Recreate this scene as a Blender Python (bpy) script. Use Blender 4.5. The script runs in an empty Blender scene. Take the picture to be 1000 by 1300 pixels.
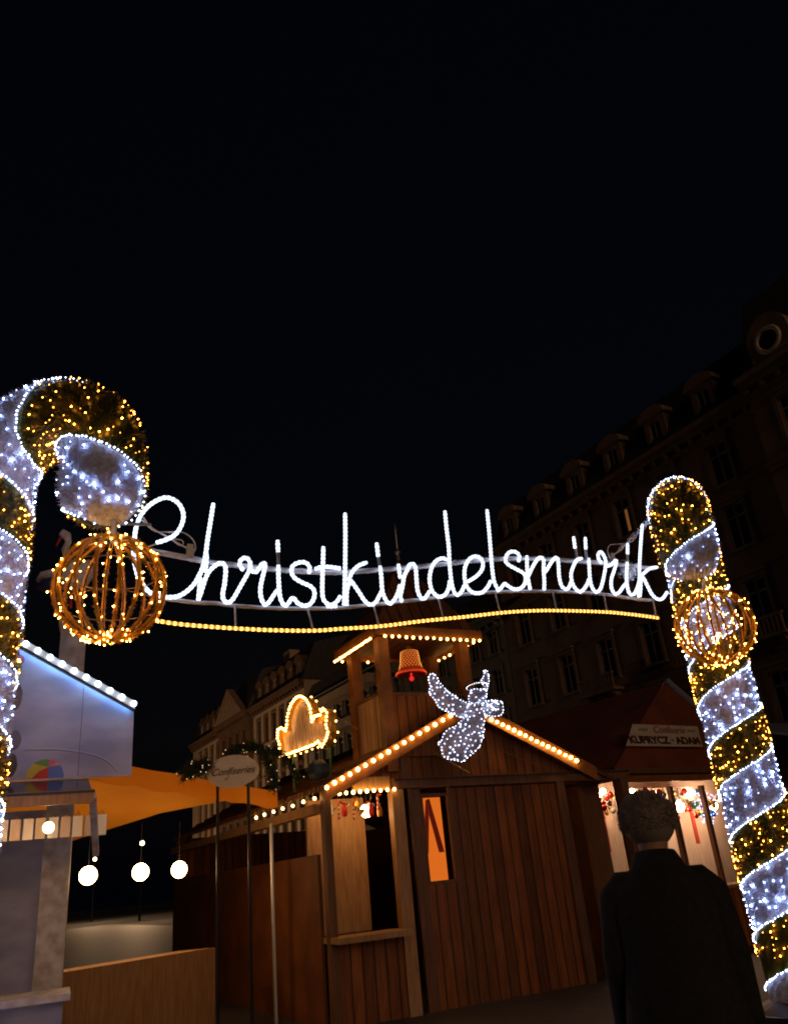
import bpy, math, random
from mathutils import Vector, Matrix
random.seed(7)
SC = bpy.context.scene
COL = SC.collection
R = math.radians
PI = math.pi

# ------------------------------------------------------------------ camera
FPX, PITCH, ROLL, CZ = 1030.0, R(24.1), R(5.6), 1.65
f0 = Vector((0, math.cos(PITCH), math.sin(PITCH)))
u0 = Vector((0, -math.sin(PITCH), math.cos(PITCH)))
r0 = Vector((1, 0, 0))
UP = u0 * math.cos(ROLL) + r0 * math.sin(ROLL)
RT = r0 * math.cos(ROLL) - u0 * math.sin(ROLL)
CAM = Vector((0, 0, CZ))
cd = bpy.data.cameras.new('camera')
cam = bpy.data.objects.new('camera', cd); COL.objects.link(cam)
cd.sensor_fit = 'HORIZONTAL'; cd.sensor_width = 36; cd.lens = 36 * FPX / 1000
cd.clip_start = 0.05; cd.clip_end = 1000
m = Matrix((RT, UP, -f0)).transposed().to_4x4(); m.translation = CAM
cam.matrix_world = m
SC.camera = cam

# ------------------------------------------------------------------ world, added warm fill light, exposure
w = bpy.data.worlds.new('World'); SC.world = w; w.use_nodes = True
nt = w.node_tree; bg = nt.nodes['Background']
sky = nt.nodes.new('ShaderNodeTexSky'); sky.sky_type = 'NISHITA'; sky.sun_disc = False
sky.sun_elevation = R(-1.5); sky.sun_rotation = R(200)
hs = nt.nodes.new('ShaderNodeMix'); hs.data_type = 'RGBA'; hs.blend_type = 'ADD'; hs.inputs[0].default_value = 1
mx = nt.nodes.new('ShaderNodeVectorMath'); mx.operation = 'SCALE'; mx.inputs['Scale'].default_value = 0.004
nt.links.new(sky.outputs[0], mx.inputs[0]); nt.links.new(mx.outputs[0], hs.inputs[6])
hs.inputs[7].default_value = (0.0003, 0.0005, 0.0013, 1)
nt.links.new(hs.outputs[2], bg.inputs[0]); bg.inputs[1].default_value = 1.0
sd = bpy.data.lights.new('street_fill', 'SUN'); sd.energy = 0.30; sd.angle = R(25); sd.color = (1.0, 0.58, 0.30)  # added directional light standing in for unseen street lighting
so = bpy.data.objects.new('street_fill', sd); COL.objects.link(so)
so.rotation_euler = Vector((-0.425, 0.88, -0.22)).to_track_quat('-Z', 'Y').to_euler()
SC.view_settings.view_transform = 'Standard'; SC.view_settings.look = 'None'
SC.view_settings.exposure = 0; SC.view_settings.gamma = 1
SC.render.engine = 'CYCLES'
SC.cycles.use_denoising = True; SC.cycles.filter_width = 1.9
SC.cycles.max_bounces = 5; SC.cycles.diffuse_bounces = 2; SC.cycles.glossy_bounces = 2
SC.cycles.transparent_max_bounces = 8; SC.cycles.sample_clamp_indirect = 3
SC.cycles.caustics_reflective = False; SC.cycles.caustics_refractive = False


# ------------------------------------------------------------------ projection helpers (photo pixel -> point in the place)
def ray(x, y): return f0 + RT * ((x - 500) / FPX) + UP * ((650 - y) / FPX)
def pt(x, y, dist):
    d = ray(x, y); return CAM + d * (dist / math.hypot(d.x, d.y))
def onplane(x, y, P0, n):
    d = ray(x, y); return CAM + d * ((P0 - CAM).dot(n) / d.dot(n))


# ------------------------------------------------------------------ materials
def mat(name, col, rough=0.7, metal=0.0, col2=None, scale=8.0, bump=0.0, stretch=None, alpha=None, attr=None, spec=0.4, trans=0.0):
    M = bpy.data.materials.new(name); M.use_nodes = True
    t = M.node_tree; b = t.nodes['Principled BSDF']; L = t.links
    b.inputs['Base Color'].default_value = (*col, 1); b.inputs['Roughness'].default_value = rough
    b.inputs['Metallic'].default_value = metal; b.inputs['Specular IOR Level'].default_value = spec
    b.inputs['Transmission Weight'].default_value = trans
    if col2 or bump:
        tc = t.nodes.new('ShaderNodeTexCoord'); mp = t.nodes.new('ShaderNodeMapping')
        if stretch: mp.inputs['Scale'].default_value = stretch
        nz = t.nodes.new('ShaderNodeTexNoise'); nz.inputs['Scale'].default_value = scale; nz.inputs['Detail'].default_value = 6
        L.new(tc.outputs['Object'], mp.inputs[0]); L.new(mp.outputs[0], nz.inputs['Vector'])
        if col2:
            mr = t.nodes.new('ShaderNodeMapRange'); mr.inputs[1].default_value = 0.35; mr.inputs[2].default_value = 0.65
            L.new(nz.outputs['Fac'], mr.inputs[0])
            mxn = t.nodes.new('ShaderNodeMix'); mxn.data_type = 'RGBA'
            mxn.inputs[6].default_value = (*col, 1); mxn.inputs[7].default_value = (*col2, 1)
            if attr:
                at = t.nodes.new('ShaderNodeAttribute'); at.attribute_name = attr
                L.new(at.outputs['Fac'], mxn.inputs[0])
            else:
                L.new(mr.outputs[0], mxn.inputs[0])
            L.new(mxn.outputs[2], b.inputs['Base Color'])
        if bump:
            bp = t.nodes.new('ShaderNodeBump'); bp.inputs['Strength'].default_value = bump; bp.inputs['Distance'].default_value = 0.02
            L.new(nz.outputs['Fac'], bp.inputs['Height']); L.new(bp.outputs[0], b.inputs['Normal'])
    if alpha is not None: b.inputs['Alpha'].default_value = alpha
    return M


def emit(name, col, strength):
    M = bpy.data.materials.new(name); M.use_nodes = True
    t = M.node_tree; t.nodes.remove(t.nodes['Principled BSDF'])
    e = t.nodes.new('ShaderNodeEmission'); e.inputs[0].default_value = (*col, 1); e.inputs[1].default_value = strength
    t.links.new(e.outputs[0], t.nodes['Material Output'].inputs[0]); return M


def rope_mat(name, col, lo, hi, per):
    """rope light: small lamps in a clear hose, brighter at each lamp (u runs along, v round the hose)"""
    M = bpy.data.materials.new(name); M.use_nodes = True
    t = M.node_tree; L = t.links; t.nodes.remove(t.nodes['Principled BSDF'])
    e = t.nodes.new('ShaderNodeEmission'); e.inputs[0].default_value = (*col, 1)
    a = t.nodes.new('ShaderNodeAttribute'); a.attribute_name = 'u'
    v = t.nodes.new('ShaderNodeAttribute'); v.attribute_name = 'v'
    s = t.nodes.new('ShaderNodeMath'); s.operation = 'MULTIPLY'; s.inputs[1].default_value = 2 * PI / per
    c = t.nodes.new('ShaderNodeMath'); c.operation = 'COSINE'
    L.new(a.outputs['Fac'], s.inputs[0]); L.new(s.outputs[0], c.inputs[0])
    c2 = t.nodes.new('ShaderNodeMapRange'); c2.inputs[1].default_value = -0.6; c2.inputs[2].default_value = 1
    c2.inputs[3].default_value = lo; c2.inputs[4].default_value = hi
    L.new(c.outputs[0], c2.inputs[0])
    # a grey seam on the faces square to the sign plane
    sv = t.nodes.new('ShaderNodeMath'); sv.operation = 'ABSOLUTE'; L.new(v.outputs['Fac'], sv.inputs[0])
    mr = t.nodes.new('ShaderNodeMapRange'); mr.inputs[1].default_value = 0.80; mr.inputs[2].default_value = 1.0
    mr.inputs[3].default_value = 1.0; mr.inputs[4].default_value = 0.55
    L.new(sv.outputs[0], mr.inputs[0])
    mm = t.nodes.new('ShaderNodeMath'); mm.operation = 'MULTIPLY'
    L.new(c2.outputs[0], mm.inputs[0]); L.new(mr.outputs[0], mm.inputs[1]); L.new(mm.outputs[0], e.inputs[1])
    L.new(e.outputs[0], t.nodes['Material Output'].inputs[0]); return M


def plank_mat(name, col, col2, axis, width, rough=0.6):
    """boards: dark joints every `width` metres along an object axis, and long grain"""
    M = mat(name, col, rough, col2=col2, scale=3.0, stretch=tuple(6.0 if i == axis else 0.7 for i in range(3)))
    t = M.node_tree; L = t.links; b = t.nodes['Principled BSDF']
    tc = t.nodes.new('ShaderNodeTexCoord'); sp = t.nodes.new('ShaderNodeSeparateXYZ'); L.new(tc.outputs['Object'], sp.inputs[0])
    d = t.nodes.new('ShaderNodeMath'); d.operation = 'DIVIDE'; d.inputs[1].default_value = width
    L.new(sp.outputs[axis], d.inputs[0])
    fr = t.nodes.new('ShaderNodeMath'); fr.operation = 'FRACT'; L.new(d.outputs[0], fr.inputs[0])
    pp = t.nodes.new('ShaderNodeMath'); pp.operation = 'PINGPONG'; pp.inputs[1].default_value = 0.5; L.new(fr.outputs[0], pp.inputs[0])
    mr = t.nodes.new('ShaderNodeMapRange'); mr.inputs[1].default_value = 0.02; mr.inputs[2].default_value = 0.10
    mr.inputs[3].default_value = 0.12; mr.inputs[4].default_value = 1.0; L.new(pp.outputs[0], mr.inputs[0])
    fl = t.nodes.new('ShaderNodeMath'); fl.operation = 'FLOOR'; L.new(d.outputs[0], fl.inputs[0])
    wn = t.nodes.new('ShaderNodeTexWhiteNoise'); wn.noise_dimensions = '1D'; L.new(fl.outputs[0], wn.inputs['W'])
    m2 = t.nodes.new('ShaderNodeMapRange'); m2.inputs[3].default_value = 0.55; m2.inputs[4].default_value = 1.2; L.new(wn.outputs[0], m2.inputs[0])
    mu = t.nodes.new('ShaderNodeMath'); mu.operation = 'MULTIPLY'; L.new(mr.outputs[0], mu.inputs[0]); L.new(m2.outputs[0], mu.inputs[1])
    src = b.inputs['Base Color'].links[0].from_socket
    sc = t.nodes.new('ShaderNodeVectorMath'); sc.operation = 'SCALE'; L.new(src, sc.inputs[0]); L.new(mu.outputs[0], sc.inputs['Scale'])
    L.new(sc.outputs[0], b.inputs['Base Color'])
    bp = t.nodes.new('ShaderNodeBump'); bp.inputs['Distance'].default_value = 0.01; bp.inputs['Strength'].default_value = 0.6
    L.new(mr.outputs[0], bp.inputs['Height']); L.new(bp.outputs[0], b.inputs['Normal'])
    return M


def net_mat(name, col, cover):
    M = mat(name, col, 0.45, 0.3); t = M.node_tree; b = t.nodes['Principled BSDF']
    tc = t.nodes.new('ShaderNodeTexCoord'); nz = t.nodes.new('ShaderNodeTexNoise'); nz.inputs['Scale'].default_value = 90
    t.links.new(tc.outputs['Object'], nz.inputs['Vector'])
    mr = t.nodes.new('ShaderNodeMapRange'); mr.inputs[1].default_value = 0.62 - cover * 0.25; mr.inputs[2].default_value = 0.72 - cover * 0.25
    mr.inputs[3].default_value = 0.25; t.links.new(nz.outputs['Fac'], mr.inputs[0]); t.links.new(mr.outputs[0], b.inputs['Alpha'])
    return M


M = {
 'stone': mat('sandstone', (0.30, 0.20, 0.14), 0.85, col2=(0.20, 0.13, 0.09), scale=0.8, bump=0.3),
 'stone_trim': mat('sandstone_trim', (0.31, 0.21, 0.14), 0.8, col2=(0.21, 0.14, 0.09), scale=2.0),
 'brown_stone': mat('brown_stone', (0.15, 0.085, 0.045), 0.85, col2=(0.10, 0.055, 0.03), scale=1.5),
 'blue_gloss': mat('blue_bauble', (0.05, 0.12, 0.5), 0.2, 0.3), 'green_gloss': mat('green_bauble', (0.03, 0.3, 0.08), 0.2, 0.3),
 'grey_render': mat('grey_render', (0.26, 0.23, 0.20), 0.85, col2=(0.2, 0.18, 0.16), scale=1.0),
 'cream': mat('cream_render', (0.48, 0.36, 0.24), 0.85, col2=(0.38, 0.28, 0.19), scale=0.7),
 'slate': mat('slate', (0.035, 0.033, 0.035), 0.7, col2=(0.06, 0.05, 0.05), scale=3, bump=0.4),
 'glass': mat('window_glass', (0.012, 0.014, 0.02), 0.12, spec=0.5),
 'frame': mat('window_frame_paint', (0.62, 0.56, 0.48), 0.5, col2=(0.5, 0.44, 0.38), scale=2),
 'cobble': mat('paving', (0.07, 0.065, 0.06), 0.6, col2=(0.04, 0.037, 0.035), scale=5, bump=0.5),
 'asphalt': mat('asphalt', (0.05, 0.05, 0.05), 0.8, col2=(0.035, 0.035, 0.035), scale=20, bump=0.3),
 'wood': plank_mat('vertical_boards', (0.30, 0.098, 0.014), (0.17, 0.052, 0.007), 0, 0.165),
 'wood_slat': plank_mat('narrow_slats', (0.55, 0.32, 0.20), (0.42, 0.23, 0.13), 1, 0.075),
 'wood_roof': plank_mat('roof_boards', (0.20, 0.072, 0.022), (0.11, 0.038, 0.012), 0, 0.2),
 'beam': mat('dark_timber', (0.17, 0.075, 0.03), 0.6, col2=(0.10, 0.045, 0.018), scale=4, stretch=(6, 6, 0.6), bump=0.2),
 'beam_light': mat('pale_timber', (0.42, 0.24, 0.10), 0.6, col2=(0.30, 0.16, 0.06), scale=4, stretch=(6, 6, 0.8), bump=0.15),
 'rake': mat('orange_timber', (0.27, 0.10, 0.018), 0.55, col2=(0.17, 0.062, 0.011), scale=5, bump=0.1),
 'white_wall': mat('painted_panel', (0.52, 0.56, 0.76), 0.6, col2=(0.32, 0.35, 0.56), scale=2.4, stretch=(0.8, 1, 1.8), bump=0.15),
 'steel': mat('steel', (0.35, 0.35, 0.37), 0.4, 0.8),
 'dark_steel': mat('dark_steel', (0.03, 0.03, 0.035), 0.45, 0.6),
 'hose_off': mat('unlit_hose', (0.30, 0.31, 0.36), 0.25, spec=0.7),
 'rail': mat('grey_clear_hose', (0.50, 0.50, 0.56), 0.22, spec=0.8, col2=(0.36, 0.36, 0.42), scale=22),
 'cable': mat('clear_cable', (0.55, 0.58, 0.66), 0.3, spec=0.7),
 'cable_dark': mat('brown_rod', (0.22, 0.16, 0.12), 0.5),
 'gold_tinsel': mat('gold_tinsel', (0.72, 0.34, 0.025), 0.42, 0.1, col2=(1.0, 0.70, 0.16), scale=30, attr='rnd'),
 'green_tinsel': mat('green_tinsel', (0.022, 0.042, 0.006), 0.35, 0.3, col2=(0.50, 0.34, 0.06), scale=30, attr='rnd'),
 'white_fleece': mat('white_fleece', (0.60, 0.66, 0.90), 0.9, col2=(0.38, 0.41, 0.60), scale=26, bump=0.8),
 'white_tinsel': mat('white_tinsel', (0.42, 0.43, 0.58), 0.5, col2=(0.85, 0.88, 1.0), scale=30, attr='rnd'),
 'fir': mat('fir_garland', (0.02, 0.04, 0.015), 0.7, col2=(0.05, 0.07, 0.02), scale=30, attr='rnd'),
 'orange_fabric': mat('orange_canvas', (0.85, 0.38, 0.03), 0.8, col2=(0.75, 0.30, 0.02), scale=1.2, trans=0.0),
 'red_fabric': mat('rust_red_canvas', (0.19, 0.050, 0.015), 0.85, col2=(0.13, 0.034, 0.011), scale=1.2, bump=0.2),
 'blue_tarp': mat('blue_grey_tarp', (0.16, 0.18, 0.26), 0.6),
 'banner': mat('banner_cloth', (0.55, 0.47, 0.40), 0.8, col2=(0.45, 0.38, 0.33), scale=4),
 'ink': mat('dark_red_ink', (0.06, 0.012, 0.012), 0.7),
 'ink_soft': mat('faded_rose_ink', (0.30, 0.12, 0.11), 0.7),
 'ink_green': mat('faded_green_ink', (0.12, 0.22, 0.12), 0.7),
 'oval': mat('cream_board', (0.88, 0.76, 0.58), 0.7, col2=(0.80, 0.66, 0.48), scale=3),
 'red_lamp_body': mat('red_mesh', (0.42, 0.06, 0.012), 0.5),
 'net': net_mat('silver_net', (0.66, 0.66, 0.80), 0.75),
 'white_paint': mat('white_paint', (0.7, 0.68, 0.68), 0.6, col2=(0.42, 0.38, 0.36), scale=9, bump=0.2),
 'blue_black': mat('blue_black_feather', (0.02, 0.025, 0.09), 0.6),
 'beak': mat('red_beak', (0.5, 0.03, 0.02), 0.5),
 'lead': mat('dark_blue_housing', (0.05, 0.075, 0.10), 0.55, col2=(0.03, 0.045, 0.06), scale=9, bump=0.3),
 'coat': mat('dark_wool', (0.03, 0.032, 0.04), 0.9, col2=(0.02, 0.02, 0.026), scale=30, bump=0.4),
 'hat': mat('grey_fur', (0.30, 0.26, 0.26), 0.95, col2=(0.60, 0.54, 0.54), scale=30, attr='rnd'),
 'skin': mat('skin', (0.50, 0.30, 0.22), 0.55),
 'red_cloth': mat('red_curtain', (0.50, 0.05, 0.02), 0.8),
 'net_curtain': mat('pale_curtain', (0.75, 0.62, 0.50), 0.9, col2=(0.6, 0.46, 0.38), scale=5, stretch=(8, 8, 0.5)),
 'green_cloth': mat('green_felt', (0.06, 0.16, 0.06), 0.8),
 'red_gloss': mat('red_bauble', (0.55, 0.02, 0.02), 0.2, 0.3),
 'gold_gloss': mat('gold_bauble', (0.7, 0.42, 0.10), 0.25, 0.7),
 'white_gloss': mat('white_bauble', (0.75, 0.72, 0.70), 0.3),
 'brown_gloss': mat('gingerbread', (0.28, 0.12, 0.04), 0.7),
 'gold_panel': mat('gold_panel', (0.60, 0.33, 0.06), 0.45, 0.3, col2=(0.45, 0.22, 0.04), scale=7),
}
t_ = M['orange_fabric'].node_tree; b_ = t_.nodes['Principled BSDF']; tl_ = t_.nodes.new('ShaderNodeBsdfTranslucent'); mx_ = t_.nodes.new('ShaderNodeMixShader')
mx_.inputs[0].default_value = .5; tl_.inputs[0].default_value = (0.85, 0.34, 0.03, 1)
t_.links.new(b_.outputs[0], mx_.inputs[1]); t_.links.new(tl_.outputs[0], mx_.inputs[2]); t_.links.new(mx_.outputs[0], t_.nodes['Material Output'].inputs[0])
WHITE, COOL = (0.86, 0.90, 1.0), (0.55, 0.66, 1.0)
M['letters'] = rope_mat('cool_white_rope_light', (0.68, 0.78, 1.0), 1.6, 3.4, 0.040)
M['warmrope'] = rope_mat('warm_rope_light', (1.0, 0.46, 0.085), 0.9, 5.0, 0.050)
def emit_pw(name, col, st):
    X = emit(name, col, st); t = X.node_tree; e = [n for n in t.nodes if n.type == 'EMISSION'][0]
    a = t.nodes.new('ShaderNodeAttribute'); a.attribute_name = 'pw'; mm = t.nodes.new('ShaderNodeMath'); mm.operation = 'MULTIPLY'; mm.inputs[1].default_value = st
    t.links.new(a.outputs['Fac'], mm.inputs[0]); t.links.new(mm.outputs[0], e.inputs[1]); return X
M['led_white'] = emit_pw('cool_led', (0.42, 0.56, 1.0), 88)
M['led_edge'] = emit('cool_edge_led', (0.62, 0.72, 1.0), 8)
M['led_warm'] = emit_pw('warm_led', (1.0, 0.34, 0.035), 60)
M['led_ball'] = emit('warm_ball_led', (1.0, 0.42, 0.07), 85)
M['led_angel'] = emit('angel_led', (0.66, 0.74, 1.0), 12)
M['bulb'] = emit('warm_bulb', (1.0, 0.50, 0.115), 25)
M['bulb_edge'] = emit('tower_bulb', (1.0, 0.46, 0.10), 20)
M['bulb_white'] = emit('white_cabochon_lamp', (0.62, 0.80, 1.0), 9)
M['bulb_gold'] = emit('golden_bulb', (1.0, 0.50, 0.10), 18)
M['shop_lamp'] = emit('shop_lamp', (1.0, 0.55, 0.22), 30)
M['stall_lamp'] = emit('stall_lamp', (1.0, 0.60, 0.34), 75)
M['red_led'] = emit('red_led', (1.0, 0.03, 0.02), 0.9)
M['tiny_led'] = emit('tiny_warm_led', (1.0, 0.6, 0.3), 1.8)
M['bell_led'] = emit('bell_led', (1.0, 0.38, 0.06), 4.2)
M['bell_rim'] = emit('bell_rim_led', (1.0, 0.07, 0.015), 1.3)
M['blue_led'] = emit('blue_led', (0.25, 0.45, 1.0), 8)
M['lit_window'] = emit('lit_room', (1.0, 0.20, 0.02), 0.70)
M['lit_orange_win'] = emit('lit_flat_window', (1.0, 0.38, 0.10), 0.16)


# ------------------------------------------------------------------ mesh helpers
class MB:
    def __init__(s): s.v = []; s.f = []; s.mi = []; s.a = {}; s.smooth = False
    def add(s, vs, fs, mi=0, **at):
        o = len(s.v); s.v += [Vector(p) for p in vs]; s.f += [tuple(i + o for i in f) for f in fs]; s.mi += [mi] * len(fs)
        for k in set(s.a) | set(at):
            arr = s.a.setdefault(k, [0.0] * o)
            arr += list(at[k]) if k in at else [0.0] * len(vs)
        return s
    def box(s, x0, x1, y0, y1, z0, z1, mi=0):
        return s.add([(x, y, z) for z in (z0, z1) for y in (y0, y1) for x in (x0, x1)],
                     [(0, 2, 3, 1), (4, 5, 7, 6), (0, 1, 5, 4), (2, 6, 7, 3), (0, 4, 6, 2), (1, 3, 7, 5)], mi)
    def prism(s, poly, d, mi=0):
        """poly: list of 3D points (planar), extruded by vector d"""
        n = len(poly); d = Vector(d); P = [Vector(p) for p in poly]
        return s.add(P + [p + d for p in P], [tuple(range(n))[::-1], tuple(range(n, 2 * n))] +
                     [(i, (i + 1) % n, (i + 1) % n + n, i + n) for i in range(n)], mi)
    def bar(s, a, b, w, h, up=(0, 0, 1), mi=0):
        a = Vector(a); b = Vector(b); t = (b - a).normalized(); sd = t.cross(Vector(up)).normalized(); u = sd.cross(t)
        q = [(-w / 2, -h / 2), (w / 2, -h / 2), (w / 2, h / 2), (-w / 2, h / 2)]
        return s.prism([a + sd * x + u * y for x, y in q], b - a, mi)
    def tube(s, P, r, n=8, ref=None, closed=False, mi=0, rf=None, cap=True):
        P = [Vector(p) for p in P]; N = len(P); vs = []; uu = []; vv = []; L = 0; prev = None
        for i in range(N):
            a = P[i - 1] if (i > 0 or closed) else P[i]; b = P[(i + 1) % N] if (i < N - 1 or closed) else P[i]
            t = (b - a).normalized()
            if ref is not None: x = Vector(ref)
            else:
                x = prev if prev is not None else (Vector((0, 0, 1)) if abs(t.z) < 0.9 else Vector((1, 0, 0)))
            x = (x - t * x.dot(t)).normalized(); y = t.cross(x); prev = x
            if i: L += (P[i] - P[i - 1]).length
            rr = rf(i, L) if rf else r
            for k in range(n):
                an = 2 * PI * k / n
                vs.append(P[i] + (x * math.cos(an) + y * math.sin(an)) * rr); uu.append(L); vv.append(math.cos(an))
        fs = []
        for i in range(N if closed else N - 1):
            j = (i + 1) % N
            fs += [(i * n + k, i * n + (k + 1) % n, j * n + (k + 1) % n, j * n + k) for k in range(n)]
        if not closed and cap:
            fs += [tuple(range(n))[::-1], tuple((N - 1) * n + k for k in range(n))]
        return s.add(vs, fs, mi, u=uu, v=vv)
    def loft(s, P, W, T, side, n=12, mi=0):
        """rings along P: half width W[i] along `side`-ish, half thickness T[i] across; closed round ends"""
        P = [Vector(p) for p in P]; N = len(P); vs = []
        for i in range(N):
            t = (P[min(i + 1, N - 1)] - P[max(i - 1, 0)]).normalized(); c = Vector(side)
            c = (c - t * c.dot(t)).normalized(); w_ = t.cross(c)
            for k in range(n):
                an = 2 * PI * k / n
                vs.append(P[i] + w_ * (math.cos(an) * W[i]) + c * (math.sin(an) * T[i]))
        fs = [(i * n + k, i * n + (k + 1) % n, (i + 1) * n + (k + 1) % n, (i + 1) * n + k) for i in range(N - 1) for k in range(n)]
        fs += [tuple(range(n))[::-1], tuple((N - 1) * n + k for k in range(n))]
        return s.add(vs, fs, mi)
    def octa(s, c, r, mi=0, st=1.0, **at):
        c = Vector(c); d = [(r, 0, 0), (-r, 0, 0), (0, r, 0), (0, -r, 0), (0, 0, r * st), (0, 0, -r * st)]
        return s.add([c + Vector(x) for x in d], [(0, 2, 4), (2, 1, 4), (1, 3, 4), (3, 0, 4), (2, 0, 5), (1, 2, 5), (3, 1, 5), (0, 3, 5)], mi, **at)
    def sphere(s, c, r, nu=10, nv=6, sc=(1, 1, 1), mi=0):
        c = Vector(c); vs = [c + Vector((0, 0, r * sc[2]))]
        for j in range(1, nv):
            p = PI * j / nv
            vs += [c + Vector((r * sc[0] * math.sin(p) * math.cos(2 * PI * i / nu), r * sc[1] * math.sin(p) * math.sin(2 * PI * i / nu), r * sc[2] * math.cos(p))) for i in range(nu)]
        vs.append(c - Vector((0, 0, r * sc[2]))); fs = [(0, 1 + i, 1 + (i + 1) % nu) for i in range(nu)]
        for j in range(nv - 2):
            fs += [(1 + j * nu + i, 1 + (j + 1) * nu + i, 1 + (j + 1) * nu + (i + 1) % nu, 1 + j * nu + (i + 1) % nu) for i in range(nu)]
        l = len(vs) - 1; b = 1 + (nv - 2) * nu; fs += [(l, b + (i + 1) % nu, b + i) for i in range(nu)]
        return s.add(vs, fs, mi)
    def lathe(s, prof, c=(0, 0, 0), n=24, mi=0):
        c = Vector(c); vs = [c + Vector((r * math.cos(2 * PI * k / n), r * math.sin(2 * PI * k / n), z)) for r, z in prof for k in range(n)]
        fs = [(i * n + k, i * n + (k + 1) % n, (i + 1) * n + (k + 1) % n, (i + 1) * n + k) for i in range(len(prof) - 1) for k in range(n)]
        return s.add(vs, fs, mi)
    def blade(s, p, d, L, wd, mi=0, rnd=None):
        p = Vector(p); d = Vector(d).normalized(); q = d.cross(Vector((random.uniform(-1, 1), random.uniform(-1, 1), random.uniform(-1, 1)))).normalized()
        rn = random.random() ** 2.2 if rnd is None else rnd
        return s.add([p - q * wd / 2, p + q * wd / 2, p + d * L], [(0, 1, 2)], mi, rnd=[rn] * 3)
    def build(s, name, mats, parent=None, world=False, smooth=False, label=None):
        vs = s.v
        if world and parent is not None:
            inv = (Matrix.Translation(parent.location) @ parent.rotation_euler.to_matrix().to_4x4()).inverted()
            vs = [inv @ p for p in vs]
        me = bpy.data.meshes.new(name); me.from_pydata([tuple(p) for p in vs], [], s.f); me.update()
        ms = mats if isinstance(mats, (list, tuple)) else [mats]
        for x in ms: me.materials.append(M[x] if isinstance(x, str) else x)
        me.polygons.foreach_set('material_index', s.mi)
        if smooth: me.polygons.foreach_set('use_smooth', [True] * len(s.f))
        for k, arr in s.a.items():
            arr = arr + [0.0] * (len(vs) - len(arr))
            at = me.attributes.new(k, 'FLOAT', 'POINT'); at.data.foreach_set('value', arr)
        o = bpy.data.objects.new(name, me); COL.objects.link(o)
        if parent is not None: o.parent = parent
        if label: o['label'] = label
        return o


def thing(name, label, cat, loc=(0, 0, 0), rz=0.0, group=None):
    o = bpy.data.objects.new(name, None); COL.objects.link(o)
    o.location = loc; o.rotation_euler = (0, 0, rz); o['label'] = label; o['category'] = cat
    o.empty_display_size = 0.2
    if group: o['group'] = group
    return o
def tag(o, label, cat, group=None):
    o['label'] = label; o['category'] = cat
    if group: o['group'] = group
    return o
def structure(o): o['kind'] = 'structure'; return o
def inst(src, parent, loc, rot=(0, 0, 0)):
    c = src.copy(); COL.objects.link(c); c.parent = parent; c.location = loc; c.rotation_euler = rot; return c


def spline(P, step):
    """Catmull-Rom through the points, resampled evenly"""
    P = [Vector(p) for p in P]
    if len(P) == 2: Q = [P[0].lerp(P[1], i / 40) for i in range(41)]
    else:
        Q = []; E_ = [P[0] * 2 - P[1]] + P + [P[-1] * 2 - P[-2]]
        for i in range(1, len(E_) - 2):
            a, b, c, d = E_[i - 1:i + 3]
            for k in range(10):
                t = k / 10
                Q.append(0.5 * ((2 * b) + (c - a) * t + (2 * a - 5 * b + 4 * c - d) * t * t + (3 * b - a - 3 * c + d) * t ** 3))
        Q.append(P[-1])
    out = [Q[0]]; acc = 0
    for i in range(1, len(Q)):
        seg = (Q[i] - Q[i - 1]); l = seg.length
        if l < 1e-9: continue
        d = step - acc
        while d <= l: out.append(Q[i - 1] + seg * (d / l)); d += step
        acc = l - (d - step)
    if (out[-1] - Q[-1]).length > step * 0.3: out.append(Q[-1])
    return out


def text_obj(txt, mname, parent, loc, rot, size, sx=1.0, shear=0.0, ext=0.004, name='lettering', align='CENTER', space=1.0):
    cu = bpy.data.curves.new(name, 'FONT'); cu.body = txt; cu.size = size; cu.extrude = ext; cu.shear = shear
    cu.align_x = align; cu.align_y = 'CENTER'; cu.space_character = space; cu.offset = 0.012 if mname == 'ink' and shear == 0 else (0.0 if mname == 'ink' else .004)
    tmp = bpy.data.objects.new(name, cu); COL.objects.link(tmp)
    dg = bpy.context.evaluated_depsgraph_get(); dg.update()
    me = bpy.data.meshes.new_from_object(tmp.evaluated_get(dg)); bpy.data.objects.remove(tmp)
    o = bpy.data.objects.new(name, me); COL.objects.link(o); me.materials.clear(); me.materials.append(M[mname])
    o.parent = parent; o.location = loc; o.rotation_euler = rot; o.scale = (sx, 1, 1); return o


# the market and the street share one grid: e1 along the stall fronts, e2 down the square
GA = R(29); e1 = Vector((math.cos(GA), math.sin(GA), 0)); e2 = Vector((-math.sin(GA), math.cos(GA), 0))

# ================================================================== ground
g = MB().add([(-400, -400, 0), (400, -400, 0), (400, 400, 0), (-400, 400, 0)], [(0, 1, 2, 3)])
structure(g.build('ground', 'asphalt'))
sq = MB()
SQ = [Vector((0.5, -8, 0)) + e1 * a + e2 * b for a, b in ((-30, 0), (17, 0), (17, 90), (-30, 90))]
sq.prism([Vector((p.x, p.y, 0.004)) for p in SQ], (0, 0, 0.02)); structure(sq.build('square_paving', 'cobble'))

# ================================================================== the street front (right) and the far houses
d_ = ray(-125, 1172); DV = Vector((d_.x, d_.y, 0)).normalized()
d2 = ray(820, 586); P0 = CAM + d2 * ((22 - CZ) / d2.z); P0.z = 0
BRZ = math.atan2(DV.y, DV.x)      # local x down the street, local y out of the facade towards the square


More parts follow.
